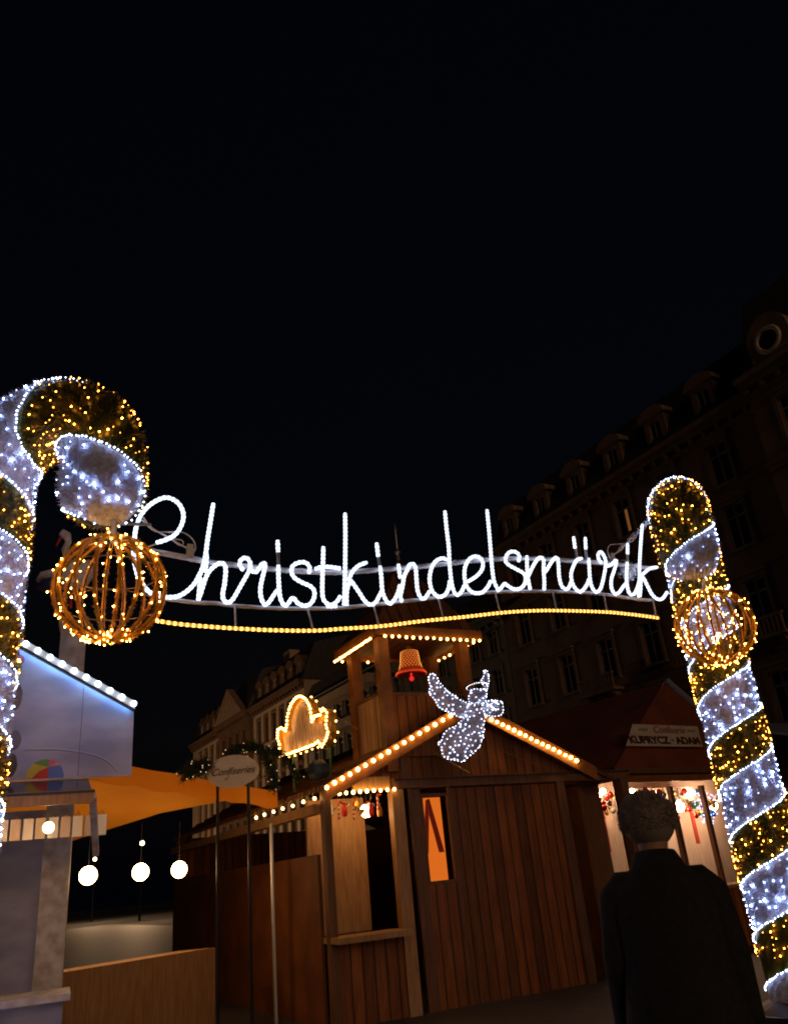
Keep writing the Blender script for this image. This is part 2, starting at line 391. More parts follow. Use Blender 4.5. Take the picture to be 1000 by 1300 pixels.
def wall_open(mb, x0, x1, z0, z1, ops, y=0.0, dep=0.28, mi=0):
    xs = sorted({x0, x1} | {o[0] for o in ops} | {o[1] for o in ops}); zs = sorted({z0, z1} | {o[2] for o in ops} | {o[3] for o in ops})
    for i in range(len(xs) - 1):
        for j in range(len(zs) - 1):
            cx = (xs[i] + xs[i + 1]) / 2; cz = (zs[j] + zs[j + 1]) / 2
            if any(o[0] < cx < o[1] and o[2] < cz < o[3] for o in ops): continue
            a, b, c, d = xs[i], xs[i + 1], zs[j], zs[j + 1]
            mb.add([(a, y, c), (b, y, c), (b, y, d), (a, y, d)], [(3, 2, 1, 0)], mi)
    for a, b, c, d in ops:
        mb.add([(a, y, c), (b, y, c), (b, y, d), (a, y, d), (a, y - dep, c), (b, y - dep, c), (b, y - dep, d), (a, y - dep, d)],
               [(0, 1, 5, 4), (1, 2, 6, 5), (2, 3, 7, 6), (3, 0, 4, 7)], mi)


def window_proto(bld, w_, h, loc, surround='stone_trim', cross=True, hood=True, fmat='frame', t=0.2):
    """stone surround, painted frame with mullion and transom, glass"""
    sm = MB()
    sm.box(-w_ / 2 - t, -w_ / 2, 0.003, 0.08, 0, h); sm.box(w_ / 2, w_ / 2 + t, 0.003, 0.08, 0, h)
    sm.box(-w_ / 2 - t, w_ / 2 + t, 0.003, 0.09, h, h + 0.24)
    if hood: sm.box(-w_ / 2 - t - 0.1, w_ / 2 + t + 0.1, 0.003, 0.24, h + 0.24, h + 0.36)
    sm.box(-w_ / 2 - t - 0.06, w_ / 2 + t + 0.06, 0.003, 0.2, -0.14, 0)
    win = sm.build('window', surround, bld); win.location = loc
    f = MB(); q = 0.085
    f.box(-w_ / 2, -w_ / 2 + q, -0.2, -0.1, 0, h); f.box(w_ / 2 - q, w_ / 2, -0.2, -0.1, 0, h)
    f.box(-w_ / 2 + q, w_ / 2 - q, -0.2, -0.1, 0, q); f.box(-w_ / 2 + q, w_ / 2 - q, -0.2, -0.1, h - q, h)
    f.box(-0.055, 0.055, -0.197, -0.09, q, h - q)
    if cross:
        f.box(-w_ / 2 + q, -0.055, -0.198, -0.095, h * 0.70, h * 0.70 + 0.09); f.box(0.055, w_ / 2 - q, -0.198, -0.095, h * 0.70, h * 0.70 + 0.09)
    fo = f.build('frame', fmat, win)
    gl = MB().add([(-w_ / 2, -0.15, 0), (w_ / 2, -0.15, 0), (w_ / 2, -0.15, h), (-w_ / 2, -0.15, h)], [(3, 2, 1, 0)]).build('pane', 'glass', win)
    return [win, fo, gl]
def window_copy(p, bld, loc):
    c = inst(p[0], bld, loc)
    for k in p[1:]:
        d = k.copy(); COL.objects.link(d); d.parent = c
    return c


def building(name, label, cat, s0, s1, ztop, rows, bay, first, wm, ww, wh, roof_h=4.0, dormers=True, yoff=0.0, courses=(), dorm_arch=True, surround='stone_trim', depth=11, cross=True, hood=True, group=None, fmat='frame', tt=0.2):
    b = thing(name, label, cat, P0, BRZ, group)
    xs = []
    x = first
    while x < s1 - ww: 
        if x > s0 + ww * 0.7: xs.append(x)
        x += bay
    ops = [(x - ww / 2, x + ww / 2, z, z + wh) for x in xs for z in rows]
    wl = MB(); wall_open(wl, s0, s1, 0, ztop, ops, yoff)
    y0 = yoff; yb = yoff - depth
    wl.add([(s0, y0, 0), (s0, yb, 0), (s0, yb, ztop), (s0, y0, ztop)], [(0, 1, 2, 3)])
    wl.add([(s1, y0, 0), (s1, yb, 0), (s1, yb, ztop), (s1, y0, ztop)], [(3, 2, 1, 0)])
    wl.add([(s0, yb, 0), (s1, yb, 0), (s1, yb, ztop), (s0, yb, ztop)], [(0, 1, 2, 3)])
    # stone joints as shallow courses
    wl.build('wall', wm, b)
    tr = MB()
    tr.box(s0, s1, y0 + 0.003, y0 + 0.25, ztop - 0.9, ztop - 0.55); tr.box(s0, s1, y0 + 0.003, y0 + 0.55, ztop - 0.5, ztop - 0.2)
    tr.box(s0 - 0.05, s1 + 0.05, y0 + 0.003, y0 + 0.8, ztop - 0.2, ztop + 0.08)
    k = s0 + 0.4
    while k < s1 - 0.3: tr.box(k, k + 0.22, y0 + 0.25, y0 + 0.5, ztop - 0.78, ztop - 0.5); k += 0.9
    tr.build('cornice', surround, b)
    for z in courses:
        c = MB(); c.box(s0, s1, y0 + 0.003, y0 + 0.16, z, z + 0.28); c.box(s0, s1, y0 + 0.003, y0 + 0.24, z + 0.28, z + 0.4); c.build('string_course', surround, b)
    p = None
    for x in xs:
        for z in rows:
            if p is None: p = window_proto(b, ww, wh, (x, yoff, z), surround, cross, hood, fmat, tt)
            else: window_copy(p, b, (x, yoff, z))
    if roof_h:
        rf = MB(); a = roof_h * 0.36
        rf.add([(s0, y0 + 0.2, ztop + 0.08), (s1, y0 + 0.2, ztop + 0.08), (s1, y0 - a, ztop + roof_h), (s0, y0 - a, ztop + roof_h),
                (s0, yb, ztop + 0.08), (s1, yb, ztop + 0.08), (s1, yb + a, ztop + roof_h), (s0, yb + a, ztop + roof_h),
                (s0, (y0 + yb) / 2, ztop + roof_h + 1.0), (s1, (y0 + yb) / 2, ztop + roof_h + 1.0)],
               [(3, 2, 1, 0), (4, 5, 6, 7), (8, 9, 2, 3), (7, 6, 9, 8), (0, 4, 7, 8, 3), (1, 2, 9, 6, 5)])
        rf.build('roof', 'slate', b)
        if dormers:
            dp = None
            for x in xs:
                if dp is None:
                    d = MB(); W = 0.78; H = 2.2
                    wall_open(d, -W, W, 0, H, [(-0.42, 0.42, 0.35, 1.85)], 0.1, 0.25)
                    d.box(-W, -W + 0.06, -1.5, 0.1, 0, H); d.box(W - 0.06, W, -1.5, 0.1, 0, H)
                    if dorm_arch:
                        arc = [(1.0 * math.cos(PI * k / 10), H + 0.55 * math.sin(PI * k / 10)) for k in range(11)]
                    else: arc = [(0.95, H), (0, H + 0.8), (-0.95, H)]
                    d.prism([(px_, -1.6, pz) for px_, pz in arc], (0, 1.85, 0))
                    d.box(-1.0, 1.0, -1.6, 0.28, H - 0.12, H - 0.004)
                    do = d.build('dormer', surround, b); do.location = (x, yoff - 0.25, ztop + 0.3)
                    f = MB(); f.box(-0.42, -0.35, -0.1, 0.0, 0.35, 1.85); f.box(0.35, 0.42, -0.1, 0.0, 0.35, 1.85)
                    f.box(-0.35, 0.35, -0.1, 0.0, 1.78, 1.85); f.box(-0.35, 0.35, -0.1, 0.0, 0.35, 0.42); f.box(-0.035, 0.035, -0.098, 0.01, 0.42, 1.78)
                    fo = f.build('frame', 'frame', do)
                    go = MB().add([(-0.42, -0.06, 0.35), (0.42, -0.06, 0.35), (0.42, -0.06, 1.85), (-0.42, -0.06, 1.85)], [(3, 2, 1, 0)]).build('pane', 'glass', do)
                    dp = [do, fo, go]
                else: window_copy(dp, b, (x, yoff - 0.25, ztop + 0.3))
    return b


hotel = building('stone_building', 'long dark sandstone building on the right with arched dormers in a mansard roof', 'building',
                 -7.6, 15.2, 22, (2.4, 6.4, 10.9, 14.9, 18.4), 3.55, -4.55, 'stone', 1.25, 2.35, courses=(9.6, 17.4))
for s0_, s1_ in ((-6.2, -2.9), (-2.7, 0.5), (5.0, 8.0)):
    bal = MB(); bal.box(s0_, s1_, 0.25, 1.05, 10.05, 10.2); bal.box(s0_, s1_, 0.85, 1.0, 10.95, 11.08)
    k = s0_ + 0.08
    while k < s1_ - 0.1: bal.box(k, k + 0.1, 0.88, 0.97, 10.2, 10.95); k += 0.24
    for c in (s0_ + 0.3, s1_ - 0.6): bal.prism([(c, 0.25, 10.05), (c, 0.9, 10.05), (c, 0.25, 9.4)], (0.25, 0, 0))
    bal.build('balcony', 'stone_trim', hotel)
for x in (-3.0, 4.3, 11.6):
    ch = MB(); ch.box(x - 0.9, x + 0.9, -6.2, -5.2, 25.5, 28.4); ch.box(x - 1.0, x + 1.0, -6.3, -5.1, 28.2, 28.45)
    for q in (-0.6, -0.2, 0.2, 0.6): ch.box(x + q - 0.1, x + q + 0.1, -5.8, -5.6, 28.45, 28.9)
    ch.build('chimney', 'stone', hotel)
lw = MB().add([(-0.25, -0.13, 0.3), (-0.02, -0.13, 0.3), (-0.02, -0.13, 1.7), (-0.25, -0.13, 1.7)], [(3, 2, 1, 0)]).build('lit_pane', 'lit_orange_win', hotel)
lw.location = (2.55, 0.0, 18.4)

corner = building('corner_pavilion', 'taller corner pavilion at the right edge with a round dormer window', 'building',
                  -16.5, -7.62, 22.3, (2.4, 6.4, 10.9, 14.9, 18.4), 3.3, -9.6, 'stone', 1.25, 2.35, yoff=0.75, courses=(9.6, 17.4), roof_h=5.5, dormers=False)
rd = MB()
rd.prism([(-9.5 + 1.15 * math.cos(PI * k / 12), 0.0, 24.0 + 1.25 * math.sin(PI * k / 12)) for k in range(13)] + [(-10.65, 0, 22.4), (-8.35, 0, 22.4)], (0, 0.7, 0))
ro = rd.build('round_dormer', 'stone_trim', corner)
rg = MB(); rg.tube([(-9.5 + 0.62 * math.cos(2 * PI * k / 20), 0.72, 23.8 + 0.62 * math.sin(2 * PI * k / 20)) for k in range(20)], 0.12, 6, closed=True)
rg.build('round_frame', 'frame', ro)
MB().prism([(-9.5 + 0.56 * math.cos(2 * PI * k / 20), 0.705, 23.8 + 0.56 * math.sin(2 * PI * k / 20)) for k in range(20)], (0, 0.01, 0)).build('pane', 'glass', ro)

building('grey_building', 'plain grey rendered building with narrow windows behind the wooden tower', 'building',
         15.3, 33, 17.8, (3, 6.2, 9.4, 12.4, 15.2), 2.3, 16.9, 'grey_render', 1.1, 1.7, roof_h=2.5, dormers=False, surround='grey_render', hood=False)
cb = building('balcony_building', 'building with long pale balcony bands behind the golden lit board', 'building',
              33.2, 50.2, 18.6, (3, 6, 9, 12.2, 15.3), 1.9, 34.6, 'grey_render', 1.2, 1.9, roof_h=2.2, dormers=False, surround='grey_render', hood=False)
for z in (11.4, 14.5, 17.4):
    MB().box(33.4, 49.8, 0.3, 1.5, z - 0.25, z + 0.55).build('balcony_band', 'cream', cb)
far = building('far_row_house', 'far cream and brown fronted house with dormers seen above the white oval board', 'building',
               50.6, 66.5, 21.5, (3, 6.6, 10.2, 13.4, 17.0), 2.45, 52.2, 'cream', 1.25, 2.9, roof_h=4.2, surround='brown_stone', cross=False, hood=False, fmat='beam', tt=.07)
MB().box(62.0, 64.0, -4.5, -3.2, 25.5, 28.0).build('chimney', 'cream', far)
ped = building('pediment_house', 'far brown stone house with triangular pediment', 'building',
               66.6, 78.5, 21.5, (3, 6.6, 10.2, 13.4, 17.0), 2.6, 68.2, 'brown_stone', 1.05, 2.6, roof_h=5.2, dormers=False, fmat='beam', surround='brown_stone', yoff=0.5, cross=False, hood=False)
MB().prism([(67.0, 0.4, 21.6), (78.0, 0.4, 21.6), (72.5, 0.4, 25.4)], (0, 0.9, 0)).build('pediment', 'stone_trim', ped)
building('end_house', 'farthest pale house of the row with small pointed dormers', 'building',
         78.6, 92, 21.5, (3, 6.6, 10.2, 13.4, 17.0), 2.7, 80.2, 'cream', 1.3, 2.9, roof_h=4.6, surround='brown_stone', dorm_arch=False, cross=False, hood=False, fmat='beam', tt=.07)

for ls_, lb_ in ((56, 'added hidden fill lamp before the cream house front'), (80, 'added hidden fill lamp before the last pale house')):  # added lamps, hidden behind the stalls, to light the far houses
    q = P0 + DV * ls_ + Vector((-DV.y, DV.x, 0)) * 15
    sl_ = thing('hidden_fill_lamp', lb_, 'added fill lamp', (q.x, q.y, 0), 0, 'added fill lamps hidden on the far side of the square')
    MB().lathe([(.12, 0), (.12, .6), (.06, .8), (.045, 6.2), (.1, 6.3), (.1, 6.4)], n=10).build('post', 'dark_steel', sl_)
    gl_ = MB().sphere((0, 0, 6.65), .22, 10, 8).build('globe', emit('fill_lamp_globe', (1, .62, .32), 10), sl_); gl_.visible_shadow = True
    ld = bpy.data.lights.new('fill_light', 'POINT'); ld.energy = 3000; ld.color = (1, .60, .32); ld.shadow_soft_size = .25
    lo_ = bpy.data.objects.new('fill_light', ld); COL.objects.link(lo_); lo_.parent = sl_; lo_.location = (0, 0, 7.0)

# ================================================================== candy canes
def cane(label, base, hook, hand, tref, KN, zc):
    o = thing('candy_cane', label, 'light decoration', (base[0], base[1], 0), 0, 'giant candy canes at the market gate')
    Rc, r, pitch, wid, tip = 0.50, 0.305, 0.9, 0.47, 0.53
    h = Vector((hook[0], hook[1], 0)).normalized(); Lt = zc + PI * Rc + tip
    def frame(s):
        s = min(max(s, 0), Lt)
        if s < zc: return Vector((0, 0, s)), -h
        if s < zc + PI * Rc:
            a = (s - zc) / Rc; return h * (Rc - Rc * math.cos(a)) + Vector((0, 0, zc + Rc * math.sin(a))), -h * math.cos(a) + Vector((0, 0, math.sin(a)))
        return h * (2 * Rc) + Vector((0, 0, zc - (s - zc - PI * Rc))), h.copy()
    N2 = Vector((0, 0, 1)).cross(-h)
    def LF(t):
        k = (t - tref) / (2 * PI)
        if k <= KN[0][0]: return KN[0][1] + (k - KN[0][0]) * pitch, KN[0][2]
        for a, b in zip(KN, KN[1:]):
            if k <= b[0]:
                f = (k - a[0]) / (b[0] - a[0]); f = f if f < 0 or f > 1 else f; return a[1] + (b[1] - a[1]) * f, a[2] + (b[2] - a[2]) * f
        return KN[-1][1] + (k - KN[-1][0]) * 1.9, KN[-1][2]
    def surf(t, w_, off=0.0):
        # w_ 0..1 runs over the green stripe above edge L, -1..0 over the white stripe below it
        if w_ >= 0: a, fr = LF(t); b = LF(t + 2 * PI)[0]; s = a + (b - a) * fr * w_
        else: a, fr = LF(t - 2 * PI); b = LF(t)[0]; s = b + (b - a) * (1 - fr) * w_
        th = hand * t
        c, n1 = frame(s); e = Lt - s
        rr = r if e > r else (r * math.sqrt(max(0.0, 1 - ((r - e) / r) ** 2)) if e > 0 else 0.0)
        d = n1 * math.cos(th) + N2 * math.sin(th)
        return c + d * (rr + off), d, s
    t0 = tref - 2 * PI * (KN[0][1] + 0.9) / pitch; t1 = tref + 2 * PI * (KN[-1][0] + 1.0)
    NT = int((t1 - t0) / (2 * PI) * 40)
    for nm, wa, wb, mt, bm in (('white_stripe', -1.0, 0.0, 'white_fleece', 'white_tinsel'), ('green_stripe', 0.0, 1.0, 'green_tinsel', 'green_tinsel')):
        mb = MB(); nw = 9; vs = []; K = []
        for i in range(NT + 1):
            for j in range(nw + 1):
                p, d, s = surf(t0 + (t1 - t0) * i / NT, wa + (wb - wa) * j / nw)
                K.append(s); vs.append(p + d * random.uniform(-0.006, 0.006) if nm == 'white_stripe' else p)
        fs = []
        for i in range(NT):
            for j in range(nw):
                q = (i * (nw + 1) + j, (i + 1) * (nw + 1) + j, (i + 1) * (nw + 1) + j + 1, i * (nw + 1) + j + 1)
                if all(K[k] < -0.01 or K[k] > Lt + 0.02 for k in q): continue
                fs.append(q if hand > 0 else q[::-1])
        mb.add(vs, fs, 0, rnd=[random.random() ** 3 * 0.3 for _ in vs])
        nb = 26000 if nm == 'green_stripe' else 22000
        for _ in range(nb):
            p, d, s = surf(random.uniform(t0, t1), random.uniform(wa, wb))
            if not 1.0 < s < Lt: continue
            dd = d + Vector((random.gauss(0, .6), random.gauss(0, .6), random.gauss(0, .6)))
            if nm == 'green_stripe': mb.blade(p, dd, random.uniform(.03, .07), 0.007, 1)
            else: mb.blade(p, dd, random.uniform(.02, .05), 0.006, 1)
        mb.build(nm, [mt, bm], o)
    # lamps
    def lamps(nm, mt, n, wa, wb, rr, off, mind, lb):
        mb = MB(); done = []; tries = 0
        while len(done) < n and tries < n * 12:
            tries += 1
            p, d, s = surf(random.uniform(t0, t1), random.uniform(wa, wb), off)
            if not 0.6 < s < Lt - 0.02: continue
            if any((p - q).length < mind for q in done): continue
            done.append(p); q = random.random() ** 1.6; mb.octa(p, rr * (.7 + .65 * q), pw=[.12 + q] * 6)
        ls = mb.build(nm, mt, o, label=lb); ls['kind'] = 'stuff'
    lamps('cool_light_string', 'led_white', 540, -.94, -.06, 0.0066, 0.018, 0.05, 'white lamps dotted over the white stripes')
    lamps('warm_light_string', 'led_warm', 720, .06, .94, 0.0066, 0.030, 0.035, 'amber lamps dotted over the green stripes')
    mb = MB()
    for wv in (1.0, 0.0):
        t = t0
        while t < t1:
            p, d, s = surf(t, wv, 0.022)
            if 0.3 < s < Lt: mb.octa(p + Vector((random.gauss(0, .0035), random.gauss(0, .0035), random.gauss(0, .0035))), random.uniform(.0065, .0108))
            t += 2 * PI / (2.12 / 0.029)
    es = mb.build('edge_light_string', 'led_edge', o, label='close row of white lamps along the stripe edges'); es['kind'] = 'stuff'
    ft = MB(); ft.lathe([(0.0, 0.25), (0.2, 0.25), (0.5, 0.12), (0.55, 0.12), (0.55, 0.0), (0.0, 0.0)], (0, 0, 0.026)); ft.build('foot_plate', 'dark_steel', o)
    return o, h * (2 * Rc) + Vector((base[0], base[1], zc - tip))

azp = lambda az, d: (math.sin(R(az)) * d, math.cos(R(az)) * d)
LB = azp(-29.1, 6.52); RB = azp(20.67, 9.85)
caneL, tipL = cane('nearer candy cane on the left, its hook bending right towards the lettering', LB, (0.97, -0.22), -1, PI, [(0, 3.30, .48), (1, 4.20, .42), (1.5, 4.64, .44), (2, 5.15, .53), (2.25, 5.52, .53), (2.5, 5.72, .51), (3, 6.66, .6), (3.5, 7.2, .6)], 4.76)
caneR, tipR = cane('farther candy cane on the right, its hook bending forward above a golden wire ball', RB, (-0.36, -0.93), 1, PI / 2, [(0, 3.02, .48), (1, 3.92, .48), (2, 4.82, .48), (2.5, 5.60, .54), (2.75, 5.79, .49), (3, 6.03, .41), (3.5, 6.88, .6), (4, 7.8, .6)], 4.76)

# ================================================================== golden wire balls
def ball(label, c, Rr, top):
    o = thing('light_ball', label, 'light decoration', c, 0, 'golden wire light balls hung from the candy canes')
    def rib_mesh():
        mb = MB(); P = [(Rr * math.sin(PI * k / 30), 0, Rr * math.cos(PI * k / 30)) for k in range(31)]
        mb.tube([(x * 0.965, 0, z * 0.965) for x, y, z in P], 0.006, 5, mi=1)
        mb.tube(P, 0.012, 6, mi=0, rf=lambda i, L: 0.012 + random.uniform(-.003, .004))
        for _ in range(1100):
            a = random.uniform(0.03, PI - .03); p = Vector((Rr * math.sin(a), 0, Rr * math.cos(a)))
            mb.blade(p, Vector((random.gauss(0, 1), random.gauss(0, 1), random.gauss(0, 1))), random.uniform(.014, .036), 0.007, 0)
        return mb
    first = None
    for k in range(16):
        if first is None: first = rib_mesh().build('rib', ['gold_tinsel', 'dark_steel'], o); first.rotation_euler = (0, 0, 0.1)
        else: inst(first, o, (0, 0, 0), (0, 0, 0.1 + 2 * PI * k / 16 + random.uniform(-.04, .04)))
    for z in (-0.34, 0.3):
        rr = math.sqrt(1 - z * z) * Rr * .96
        MB().tube([(rr * math.cos(2 * PI * k / 36), rr * math.sin(2 * PI * k / 36), z * Rr) for k in range(36)], 0.0045, 5, closed=True).build('hoop', 'cable_dark', o)
    mb = MB(); st = MB()
    for i in range(300):
        k = random.randrange(16); az = 0.1 + 2 * PI * k / 16
        a = math.acos(random.uniform(-1, 1)) if i > 90 else (random.uniform(.05, .45) if i % 2 else PI - random.uniform(.05, .5))
        p = Vector((math.sin(a) * math.cos(az), math.sin(a) * math.sin(az), math.cos(a))) * Rr
        d = (p.normalized() * random.uniform(-.6, 1) + Vector((random.gauss(0, .5), random.gauss(0, .5), random.gauss(0, .5)))).normalized()
        q = p + d * random.uniform(.012, .04); mb.octa(q, random.uniform(.0045, .0072)); st.tube([p, q], 0.0028, 4)
    st.build('lamp_stalks', 'gold_tinsel', o)['kind'] = 'stuff'; mb.build('warm_light_string', 'led_ball', o, label='hundreds of amber lamps on the ribs')['kind'] = 'stuff'
    hm = MB(); hm.tube([Vector((0, 0, Rr - .02)), Vector(top) - Vector(c)], 0.022, 8); hm.lathe([(0, .04), (.07, .03), (.07, 0), (0, -.01)], (0, 0, Rr - .01))
    hm.build('hanger', 'rail', o)
    return o
cL = pt(140, 747, 5.86); cR = pt(907, 795, 8.95)
ball('larger golden wire ball glowing in front of the capital letter at the left', cL, 0.385, (cL.x, cL.y, 4.30))
ball('smaller golden wire ball hanging in front of the right candy cane', cR, 0.388, (cR.x, cR.y, 4.33))

# ================================================================== the lettering
A_ = pt(175, 700, 6.5); A_.z = 0; B_ = pt(850, 740, 9.4); B_.z = 0
SE = (B_ - A_).normalized(); SN = Vector((SE.y, -SE.x, 0))
def sg(x, y): return onplane(x, y, A_, SN)
sign = thing('illuminated_sign', 'white rope-light script reading Christkindelsmärik strung between the candy canes', 'light sign', A_ + Vector((0, 0, 3.7)), math.atan2(SE.y, SE.x))
Z = {1: (150, 625, 7.143), 2: (270, 670, 7.6923), 3: (390, 640, 7.6923), 4: (510, 640, 7.6923), 5: (620, 670, 8.3333), 6: (735, 650, 8.0)}
def zz(k, *P): a, b, s = Z[k]; return [(a + x / s, b + y / s) for x, y in P]
LET = [
 ('C', [zz(1, (345,460), (440,430), (520,380), (572,300), (590,210), (565,125), (510,72), (430,52), (340,80), (250,150), (190,240), (158,340), (145,450), (140,560), (150,660), (180,760), (230,850), (290,912), (380,948), (460,957), (540,945), (620,900), (690,830), (745,730))]),
 ('h', [zz(1, (860,105), (848,180), (830,300), (810,430), (790,570), (768,670), (735,760)), zz(1, (802,560), (795,650), (788,725)), zz(1, (742,775), (734,880), (725,980)),
        zz(1, (738,950), (765,860), (800,760), (850,690), (920,645), (965,665), (972,730)) + zz(2, (122,460), (112,560), (96,640), (105,710), (150,735), (195,700), (240,625), (300,520), (335,460))]),
 ('r', [zz(2, (335,460), (362,400), (364,340), (328,298), (280,310), (262,350), (278,395), (302,415)),
        zz(2, (352,395), (385,430), (430,428), (455,390), (485,352), (512,362), (500,420), (482,500), (464,580), (464,660), (485,730), (515,755), (550,725), (590,665), (630,610))]),
 ('i', [zz(2, (640,370), (642,480), (645,600), (658,690), (700,762), (740,735), (762,695)), zz(2, (633,125), (636,238))]),
 ('s', [zz(2, (762,695), (785,692), (830,740), (890,765), (945,750), (985,690), (990,620), (950,575), (870,540), (800,495), (768,440), (780,375), (840,342), (905,345), (945,390), (937,450))]),
 ('t', [zz(3, (155,420), (150,560), (147,700), (142,850), (155,930), (195,978), (240,985), (285,955), (322,900)), zz(3, (75,635), (140,618), (220,618), (318,630)), zz(3, (190,1000), (285,998))]),
 ('k', [zz(3, (368,90), (367,300), (367,600), (364,800), (358,985)), zz(3, (578,572), (500,602), (440,660), (398,745)), zz(3, (412,755), (385,850), (380,990)),
        zz(3, (418,745), (500,860), (560,945), (615,985), (665,960), (700,900), (728,850))]),
 ('i', [zz(3, (710,610), (718,720), (732,850), (760,935), (800,975), (845,940), (880,870), (902,790)), zz(3, (672,385), (690,515))]),
 ('n', [zz(3, (886,592), (898,680), (910,730)), zz(3, (895,860), (908,910), (920,960)), zz(3, (905,900), (925,800), (945,700), (985,625)) + zz(4, (60,605), (100,588), (132,620), (140,720), (150,840), (178,910), (215,925), (250,885), (272,850))]),
 ('d', [zz(4, (440,545), (390,532), (325,562), (285,630), (268,720), (275,800), (300,865), (360,905), (415,890), (450,830), (465,750)),
        zz(4, (418,70), (435,240), (452,420), (466,600), (482,760), (505,860), (540,888), (578,860), (610,790))]),
 ('e', [zz(4, (640,760), (720,710), (775,650), (792,585), (768,530), (712,512), (655,540), (618,610), (608,700), (625,790), (665,850), (720,872), (785,862), (835,810), (868,750))]),
 ('l', [zz(4, (827,60), (848,280), (868,480), (880,640), (898,760), (940,840)) + zz(5, (95,665), (130,640), (165,590))]),
 ('s', [zz(5, (165,590), (205,618), (260,650), (320,650), (368,612), (387,550), (370,490), (310,450), (230,410), (182,365), (182,305), (225,258), (285,262), (325,305), (315,358))]),
 ('m', [zz(5, (405,300), (408,440), (418,560), (437,660)), zz(5, (420,510), (455,430), (505,345), (550,315), (580,345), (578,450), (588,560), (585,660)),
        zz(5, (598,470), (640,400), (690,330), (725,325), (740,400), (745,520), (770,620), (820,655), (855,620), (872,570))]),
 ('ä', [zz(5, (985,325), (935,342), (893,410), (870,500), (890,605), (950,675)) + zz(6, (35,795), (80,735), (98,680)),
        zz(6, (97,475), (100,580), (108,690), (130,770), (170,815), (215,780), (240,700), (258,600)), zz(5, (895,100), (914,218)), zz(6, (60,262), (64,382))]),
 ('r', [zz(6, (258,600), (264,500), (243,432), (210,408), (186,440), (196,488), (228,522)), zz(6, (262,525), (300,548), (332,525), (355,495), (375,508), (350,600), (328,680), (328,770), (360,830), (400,820), (440,765), (475,725))]),
 ('i', [zz(6, (486,515), (480,640), (486,750), (512,830), (550,838), (582,780), (605,700)), zz(6, (490,322), (485,430))]),
 ('k', [zz(6, (635,130), (624,320), (612,520), (604,700), (600,865)), zz(6, (792,562), (720,575), (660,620), (628,665), (618,800), (612,860)), zz(6, (645,665), (690,755), (740,840), (790,887), (845,880), (890,815))]),
]
for ch, strokes in LET:
    mb = MB()
    for st in strokes:
        P = spline([sg(x, y) + SN * random.uniform(0.0, 0.012) for x, y in st], 0.0108)
        mb.tube(P, 0.021, 10, ref=SN, rf=lambda i, L: 0.0170 * (1 + 0.06 * math.cos(2 * PI * L / 0.040)) * (0.75 if i == 0 else 1))
    mb.build('letter', 'letters', sign, world=True, label='letter %s in white rope light' % ch)
for seg in (zz(2, (637,242), (641,366)), zz(3, (691,520), (708,604)), zz(5, (917,226), (934,318)), zz(6, (65,386), (72,465)), zz(6, (485,436), (486,510))):
    MB().tube([sg(*seg[0]), sg(*seg[1])], 0.0165, 8, ref=SN).build('unlit_stem', 'hose_off', sign, world=True)
back = -SN * 0.045
up_px = [(192,697),(239,705.5),(270,712),(289.5,714),(330,718.5),(366,722),(395,723.5),(433,724.5),(468,722.5),(503,720),(542.5,716.7),(588,711.5),(616.6,709),(640,707.6),(663,707),(690,707.6),(720,709.6),(754,711.9),(789,715),(810,717.5),(834,720)]
lo_px = [(208,757),(228,760),(251,763),(276,763.8),(296,766.8),(348,770),(390,770.5),(429,770),(474.5,766),(520,761),(555.5,757),(588,753),(616.6,750.5),(660,749),(698,749),(740,750.5),(769,752.8),(807.5,758.7),(832,760.8)]
ye_px = [(198,788),(220,791.5),(250,794.5),(300,798),(350,800.3),(400,800.7),(432,798.5),(484,795),(536,788.6),(588,783.4),(640,777.7),(680,775.4),(716,775.4),(764,776.9),(800,780),(836,784.8)]
def railtube(P, r, nm, mt, off):
    S = spline([sg(x, y) + off for x, y in P], 0.014)
    return MB().tube(S, r, 10, ref=SN, rf=(lambda i, L: r * (1.12 if (L % 0.33) < 0.03 else 1))).build(nm, mt, sign, world=True, smooth=True)
railtube(up_px, 0.024, 'upper_rail', 'rail', back)
railtube(lo_px, 0.017, 'lower_rail', 'rail', back)
mb = MB().tube(spline([sg(x, y) for x, y in ye_px], 0.0125), 0.0155, 8, ref=SN, rf=lambda i, L: 0.0145 * (1 + 0.09 * math.cos(2 * PI * L / 0.05)))
mb.build('warm_rope_light', 'warmrope', sign, world=True)
for a, b in (((299,768),(299,797)), ((391,771),(397.5,799.5)), ((474.5,766),(481,794)), ((557,758),(563,785)), ((629.5,751),(634.5,777)), ((702.5,749.5),(706,774.5)), ((767.5,752.5),(770,776)), ((830,760.5),(832.5,783))):
    MB().tube([sg(*a) + back * .4, sg(*b)], 0.0085, 8).build('strut', 'rail', sign, world=True)
MB().tube([sg(770, 774.5) + back * .4, sg(834, 781.5) + back * .4], 0.008, 8).build('strut', 'rail', sign, world=True)
for x, y in ((241, 700), (777, 709)):
    p = sg(x, y); b = MB(); b.prism([p + SE * a + Vector((0, 0, c)) - SN * .03 for a, c in ((-.03, -.05), (.03, -.05), (.025, .06), (-.025, .06))], SN * 0.05)
    b.build('bracket', 'steel', sign, world=True)
# bagged transformer behind the last letters
tb = MB(); c0 = sg(804, 721) + back * 2
tb.sphere(c0, 0.085, 12, 8, (1.0, .6, .8)); tb.sphere(c0 + Vector((-.03, -.02, -.07)), 0.05, 10, 6)
for _ in range(120): tb.blade(c0 + Vector((random.gauss(0, .05), random.gauss(0, .03), random.gauss(0, .05))), Vector((random.gauss(0, 1), random.gauss(0, 1), random.gauss(-.5, 1))), .06, .02)
tb.build('wrapped_transformer', 'cable', sign, world=True)

